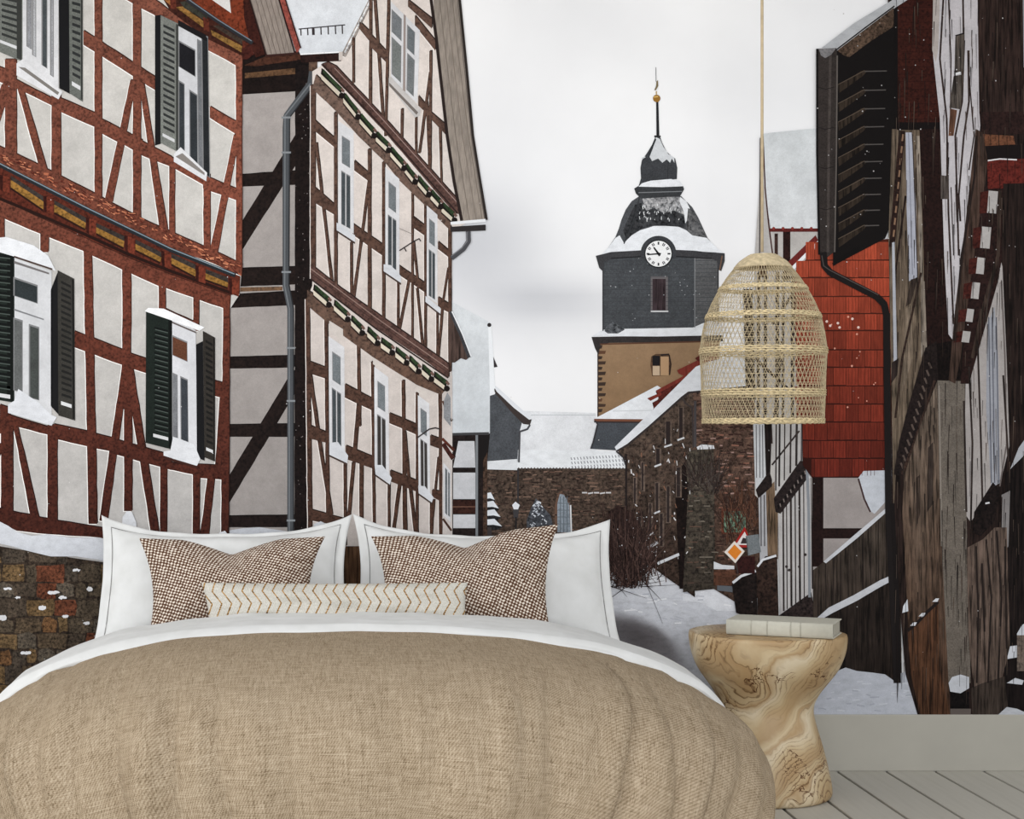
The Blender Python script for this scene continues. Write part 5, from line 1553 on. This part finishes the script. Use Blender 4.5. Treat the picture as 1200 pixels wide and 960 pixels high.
so = fold.modifiers.new('thickness', 'SOLIDIFY'); so.thickness = 0.004; so.offset = -1
tag(fold, 'white cotton sheet folded back over the linen duvet', 'sheet')


# ------------------------------------------------------------------ pillows and cushions
def cushion(name, label, cat, group, TL, TR, BR_, BL, thick, mat, top_sag=.0, top_pow=3.5, side_in=.02, bot_sag=0.0, flange=0.0, dent=0.0, seed=1, bottom=None, uvs_m=True, nu=60, nv=36, chop=0.0):
    root = tag(empty(name, tuple((Vector(BL) + Vector(BR_)) / 2)), label, cat, group)
    O = (Vector(BL) + Vector(BR_)) / 2
    TL, TR, BR2, BL2 = Vector(TL), Vector(TR), Vector(BR_), Vector(BL)
    nrm_ = ((TR - TL).cross(TL - BL2)).normalized()
    if nrm_.y > 0: nrm_ = -nrm_
    upv = ((TL + TR) / 2 - (BL2 + BR2) / 2); hgt = upv.length; upv.normalize()
    acr = ((TR + BR2) / 2 - (TL + BL2) / 2); wid = acr.length; acr.normalize()
    rr = np.random.RandomState(seed)
    ph = rr.uniform(0, 6.28, 12)

    def P(u, v, side):
        a, b = (u + 1) / 2, (v + 1) / 2
        p = TL.lerp(TR, a).lerp(BL2.lerp(BR2, a), 1 - b)
        p = p - upv * top_sag * (1 - abs(u) ** top_pow) * max(0, v) ** 1.2
        if chop: p = p - upv * chop * max(0, 1 - abs(u) / .55) ** 1.3 * max(0, v) ** 1.6
        p = p + upv * bot_sag * (1 - abs(u) ** 3) * max(0, -v) ** 1.2
        p = p - acr * u * side_in * (1 - v * v)
        if bottom is not None and v < 0:
            zb = bottom(p.x)
            p.z = p.z + (zb - p.z) * max(0, -v) ** 3 * .9
        iu = min(1.0, (1 - abs(u)) / max(1e-6, 1)) ; iv = 1 - abs(v)
        fu, fv = flange / wid * 2, flange / hgt * 2
        eu, ev = max(0.0, (iu - fu) / (1 - fu)), max(0.0, (iv - fv) / (1 - fv))
        h = (1 - (1 - eu) ** 2.6) ** .62 * (1 - (1 - ev) ** 2.6) ** .62
        if dent: h *= 1 - dent * math.exp(-(u / .28) ** 2) * max(0, v + .1)
        rip = .006 * math.sin(u * 5 + v * 7 + ph[0]) + .004 * math.sin(u * 13 - v * 4 + ph[1])
        edge = (1 - h)
        rip += edge * .004 * math.sin((u if abs(v) > abs(u) else v) * 24 + ph[2])
        t = thick * h + (rip * h if side > 0 else 0) + .0035
        if flange and h < 0.02: t += .003 * math.sin(u * 17 + v * 11 + ph[3])
        return p + nrm_ * t * (1 if side > 0 else -.7)
    verts, faces, uvl = [], [], []
    us = [math.sin(math.pi / 2 * x) * .35 + x * .65 for x in np.linspace(-1, 1, nu)]
    vs = [math.sin(math.pi / 2 * x) * .35 + x * .65 for x in np.linspace(-1, 1, nv)]
    for side in (1, -1):
        for v in vs:
            for u in us:
                verts.append(P(u, v, side) - O); uvl.append((u * wid / 2, v * hgt / 2))
    N = nu * nv
    for j in range(nv - 1):
        for i in range(nu - 1):
            a = j * nu + i
            faces.append((a, a + 1, a + nu + 1, a + nu))
            faces.append((N + a, N + a + nu, N + a + nu + 1, N + a + 1))
    rim = [i for i in range(nu)] + [j * nu + nu - 1 for j in range(1, nv)] + [(nv - 1) * nu + i for i in range(nu - 2, -1, -1)] + [j * nu for j in range(nv - 2, 0, -1)]
    for a, b in zip(rim, rim[1:] + rim[:1]):
        faces.append((a, N + a, N + b, b))
    body = mesh_obj('pillow_case' if flange else 'cushion_cover', verts, faces, mat, root, True)
    add_uv(body, uvl)
    return root, P, O, wid, hgt


def wp(px, py, y):
    """mural-frame pixel to a point standing y metres in front of the wall"""
    s = FPX / (CAM_D + y)
    return ((px - VPX) / s, y, CAM_H - (py - VPY) / s)


def pillow(label, TL, TR, BR_, BL, seed):
    root, P, O, w, h = cushion('pillow', label, 'pillow', 'white flanged pillows against the mural', TL, TR, BR_, BL, .085, m_cotton, top_sag=.085, top_pow=3.0, side_in=.022,
                               bot_sag=0, flange=.034, seed=seed, bottom=lambda x: dome(x) + .012)
    fu, fv = 1 - .036 / w * 2, 1 - .036 / h * 2
    pts = [(u, fv) for u in np.linspace(-fu, fu, 40)] + [(fu, v) for v in np.linspace(fv, -fv, 24)[1:]] + [(u, -fv) for u in np.linspace(fu, -fu, 40)[1:]] + [(-fu, v) for v in np.linspace(-fv, fv, 24)[1:-1]]
    v_, f_ = tube_geo([P(u, v, 1) - O + Vector((0, -.0016, .0004)) for u, v in pts], .0015, 5, True)
    mesh_obj('stitching', v_, f_, m_stitch, root, True)
    return root


def low(p, x_off=0.0):
    return (p[0], p[1], dome(p[0]) + .012)


pillow('white flanged pillow nearest the red timbered house print', wp(119, 604, -.16), wp(412.5, 603, -.16), low(wp(407, 735, -.42)), low(wp(108, 757, -.42)), 3)
pillow('white flanged pillow nearest the wooden side table', wp(413.5, 603, -.17), wp(715, 609, -.17), low(wp(729, 757, -.42)), low(wp(418, 735, -.42)), 9)

GRP = 'brown basketweave cushions on the bed'
cushion('throw_cushion', 'brown and cream basketweave cushion on the side of the garden wall print', 'cushion', GRP, wp(163, 631, -.52), wp(381, 629, -.52), low(wp(366, 732, -.62)), low(wp(175, 742, -.62)), .085, m_weave,
        top_sag=.012, top_pow=1.6, side_in=.03, dent=.35, chop=.055, seed=11)
cushion('throw_cushion', 'brown and cream basketweave cushion, taller corner toward the side table', 'cushion', GRP, wp(435, 629, -.53), wp(654, 615, -.53), low(wp(645, 745, -.63)), low(wp(446, 735, -.63)), .085, m_weave,
        top_sag=.012, top_pow=1.6, side_in=.03, dent=.35, chop=.055, seed=15)
cushion('lumbar_cushion', 'long cream lumbar cushion with gold chevron lines in front of the others', 'cushion', None, wp(236, 683, -.70), wp(548, 683, -.70), wp(546, 731, -.73), wp(246, 735, -.73), .055, m_chev,
        top_sag=.004, top_pow=2, side_in=.006, seed=21)

# ------------------------------------------------------------------ side table
TX, TY = (898 - VPX) * (CAM_D - .46) / FPX, -.46
table = tag(empty('side_table', (TX, TY, 0)), 'swirled-grain carved wooden hourglass side table beside the bed', 'side table')
sc = (CAM_D - .46) / FPX
prof = [(.0, .0), (70, .0), (73.5, .006), (75, .02), (74.5, .045), (72.5, .08), (69, .13), (64, .19), (58, .25), (54, .295), (53, .325), (54.5, .35), (60, .385), (69, .425), (78, .465), (84, .505), (87.5, .54), (89, .57), (89.3, .590), (88.8, .5975), (86, .60), (0.0, .60)]
pr2 = []
px_, pz_, _ = resample([(a * sc, b) for a, b in prof[1:-1]], 70)
pr2 = [(0.0005, 0.0)] + list(zip(px_, pz_)) + [(0.0005, .60)]
v_, f_ = lathe_geo(pr2, 80)
v2 = []
for (x, y, z) in v_:
    a = math.atan2(y, x)
    r = math.hypot(x, y)
    g = 1 + .018 * math.sin(2 * a + z * 5) + .012 * math.sin(3 * a - z * 9 + 1)
    v2.append((x * g, y * g, z))
mesh_obj('table_body', v2, f_, m_burl, table, True)

# book on the table
book = tag(empty('book', (wp(918, 740, -.52)[0], -.53, .6008)), 'thick cream book lying on the wooden side table', 'book')
book.rotation_euler = (0, 0, -math.radians(25))
m_cream = plain('cream_book_cloth', (184, 182, 170), 0.75, 0.2, 0.02, 60)
k = NT('book_pages', 0.9, 0.1)
sp = k.n('ShaderNodeSeparateXYZ'); k.set(sp, 0, k.obj())
k.base(k.ramp(k.math('FRACT', k.math('MULTIPLY', sp.outputs[2], 420.0)), [(0.0, (140, 137, 126)), (0.5, (184, 180, 168)), (1.0, (156, 152, 140))]))
m_pages = k.m
BL_, BD, BT = .375, .20, .054
rounded_b = lambda n, b, m, bev: box(n, b, m, book, bev)
rounded_b('cover_board', (-BL_ / 2, BL_ / 2, -BD / 2 + .006, BD / 2, 0.0, .0045), m_cream, .0015)
rounded_b('cover_board', (-BL_ / 2, BL_ / 2, -BD / 2 + .006, BD / 2, BT - .0045, BT), m_cream, .0015)
rounded_b('page_block', (-BL_ / 2 + .006, BL_ / 2 - .006, -BD / 2 + .006, BD / 2 - .006, .0045, BT - .0045), m_pages, .001)
sv, sf = [], []
NSEG = 12
for xx in (-BL_ / 2, BL_ / 2):
    for i in range(NSEG + 1):
        a = math.pi * i / NSEG
        sv.append((xx, -BD / 2 + .008 - .012 * math.sin(a) ** .7, BT / 2 - BT / 2 * math.cos(a)))
for i in range(NSEG):
    sf.append((i, i + 1, NSEG + 2 + i, NSEG + 1 + i))
sf.append(tuple(range(NSEG + 1))); sf.append(tuple(range(2 * NSEG + 1, NSEG, -1)))
spine = mesh_obj('spine', sv, sf, m_cream, book, True)
sm = spine.data
for fx in (-.5 + .24, -.5 + .39, -.5 + .61, -.5 + .70):
    x = fx * BL_
    pth = [(x, -BD / 2 + .008 - .0125 * math.sin(a) ** .7, BT / 2 - BT / 2 * .97 * math.cos(a)) for a in [math.pi * (.04 + .92 * i / 14) for i in range(15)]]
    v_, f_ = tube_geo(pth, .0022, 5)
    mesh_obj('spine_band', v_, f_, plain('cream_band', (166, 164, 152), .8), spine, True)

# ------------------------------------------------------------------ rattan pendant lamp
LY = -.46
LS = (CAM_D + LY) / FPX
LX = (894.0 - VPX) * LS
LTOP = CAM_H - (298.5 - VPY) * LS
lamp = tag(empty('pendant_lamp', (LX, LY, CEIL)), 'woven rattan bell pendant lamp hanging on a beige cord', 'lamp')
RZ = LTOP - CEIL
m_rattan = plain('natural_rattan', (196, 180, 148), 0.7, 0.2, 0.12, 60)
m_rattan_band = plain('rattan_band', (200, 183, 146), 0.7, 0.2, 0.16, 90)
m_cord = plain('beige_cord', (190, 172, 142), 0.85)
PROF = [(0, 13), (2, 17), (5, 21.5), (9, 27), (16, 33), (26, 41), (40, 50), (56, 58.5), (73, 65.5), (92, 69.5), (113, 72.5), (125, 71.6), (140, 70.8), (163, 70.2), (180, 69.6), (197, 69)]
py_, pr_ = [p[0] for p in PROF], [p[1] for p in PROF]


def lr(y): return float(np.interp(y, py_, pr_)) * LS


def lz(y): return RZ - y * LS


def ring(y, tub, amp=0.0, nwave=0, turns=1, dz=0.0, ph=0.0):
    n = 150
    pts = []
    for i in range(n * turns if turns > 1 else n):
        a = 2 * math.pi * i / n
        yy = y + dz * i / n
        w = math.sin(a * nwave + ph) * amp
        pts.append(((lr(yy) + tub * .5) * math.cos(a), (lr(yy) + tub * .5) * math.sin(a), lz(yy) + w))
    return tube_geo(pts, tub, 5, turns == 1)


def joined(name, geos, mat, parent):
    V, F = [], []
    for v, f in geos:
        o_ = len(V); V += v; F += [tuple(i + o_ for i in q) for q in f]
    return mesh_obj(name, V, F, mat, parent, True)


shade = empty('x')
bpy.data.objects.remove(shade)
# two families of crossing canes
geos = []
NS = 76
for fam in (1, -1):
    for s in range(NS):
        pts = []
        for i in range(33):
            y = 11 + (196 - 11) * i / 32
            a = 2 * math.pi * s / NS + fam * (y - 11) / 185 * 1.15
            r = lr(y) + fam * .0010
            pts.append((r * math.cos(a), r * math.sin(a), lz(y)))
        geos.append(tube_geo(pts, .0010, 3))
weave_o = joined('shade', geos, m_rattan, lamp)
weave_o['kind'] = 'stuff'
# fine hoops that close the weave
geos = [ring(y, .0007) for y in np.arange(16, 196, 6.0)]
hoops = joined('fine_hoops', geos, m_rattan, weave_o)
hoops['kind'] = 'stuff'
# dense coiled crown
geos = [ring(y, .0030) for y in np.arange(.6, 16, 1.3)]
joined('crown_coil', geos, m_rattan, lamp)
for y, h_ in ((39.5, 2), (72, 2.6), (113, 3.4), (162, 3.6), (195, 2.6)):
    geos = []
    for q in range(3):
        geos.append(ring(y + (q - 1) * h_ * .75, .0030, .0016, 46, ph=q * 2.1))
    joined('braided_band', geos, m_rattan_band, lamp)
v_, f_ = tube_geo([(-.003, 0, 0), (-.003, 0, RZ + .01)], .0055, 8)
mesh_obj('cord', v_, f_, m_cord, lamp, True)
v_, f_ = lathe_geo([(.0005, -.03), (.05, -.03), (.055, -.02), (.055, -.0005), (.0005, -.0005)], 32)
mesh_obj('ceiling_rose', v_, f_, m_ceil, lamp, True)
v_, f_ = lathe_geo([(.0005, lz(26)), (.012, lz(26)), (.014, lz(14)), (.010, lz(4)), (.0005, lz(0))], 20)
mesh_obj('lamp_socket', v_, f_, plain('socket_brown', (84, 62, 44), .5), lamp, True)
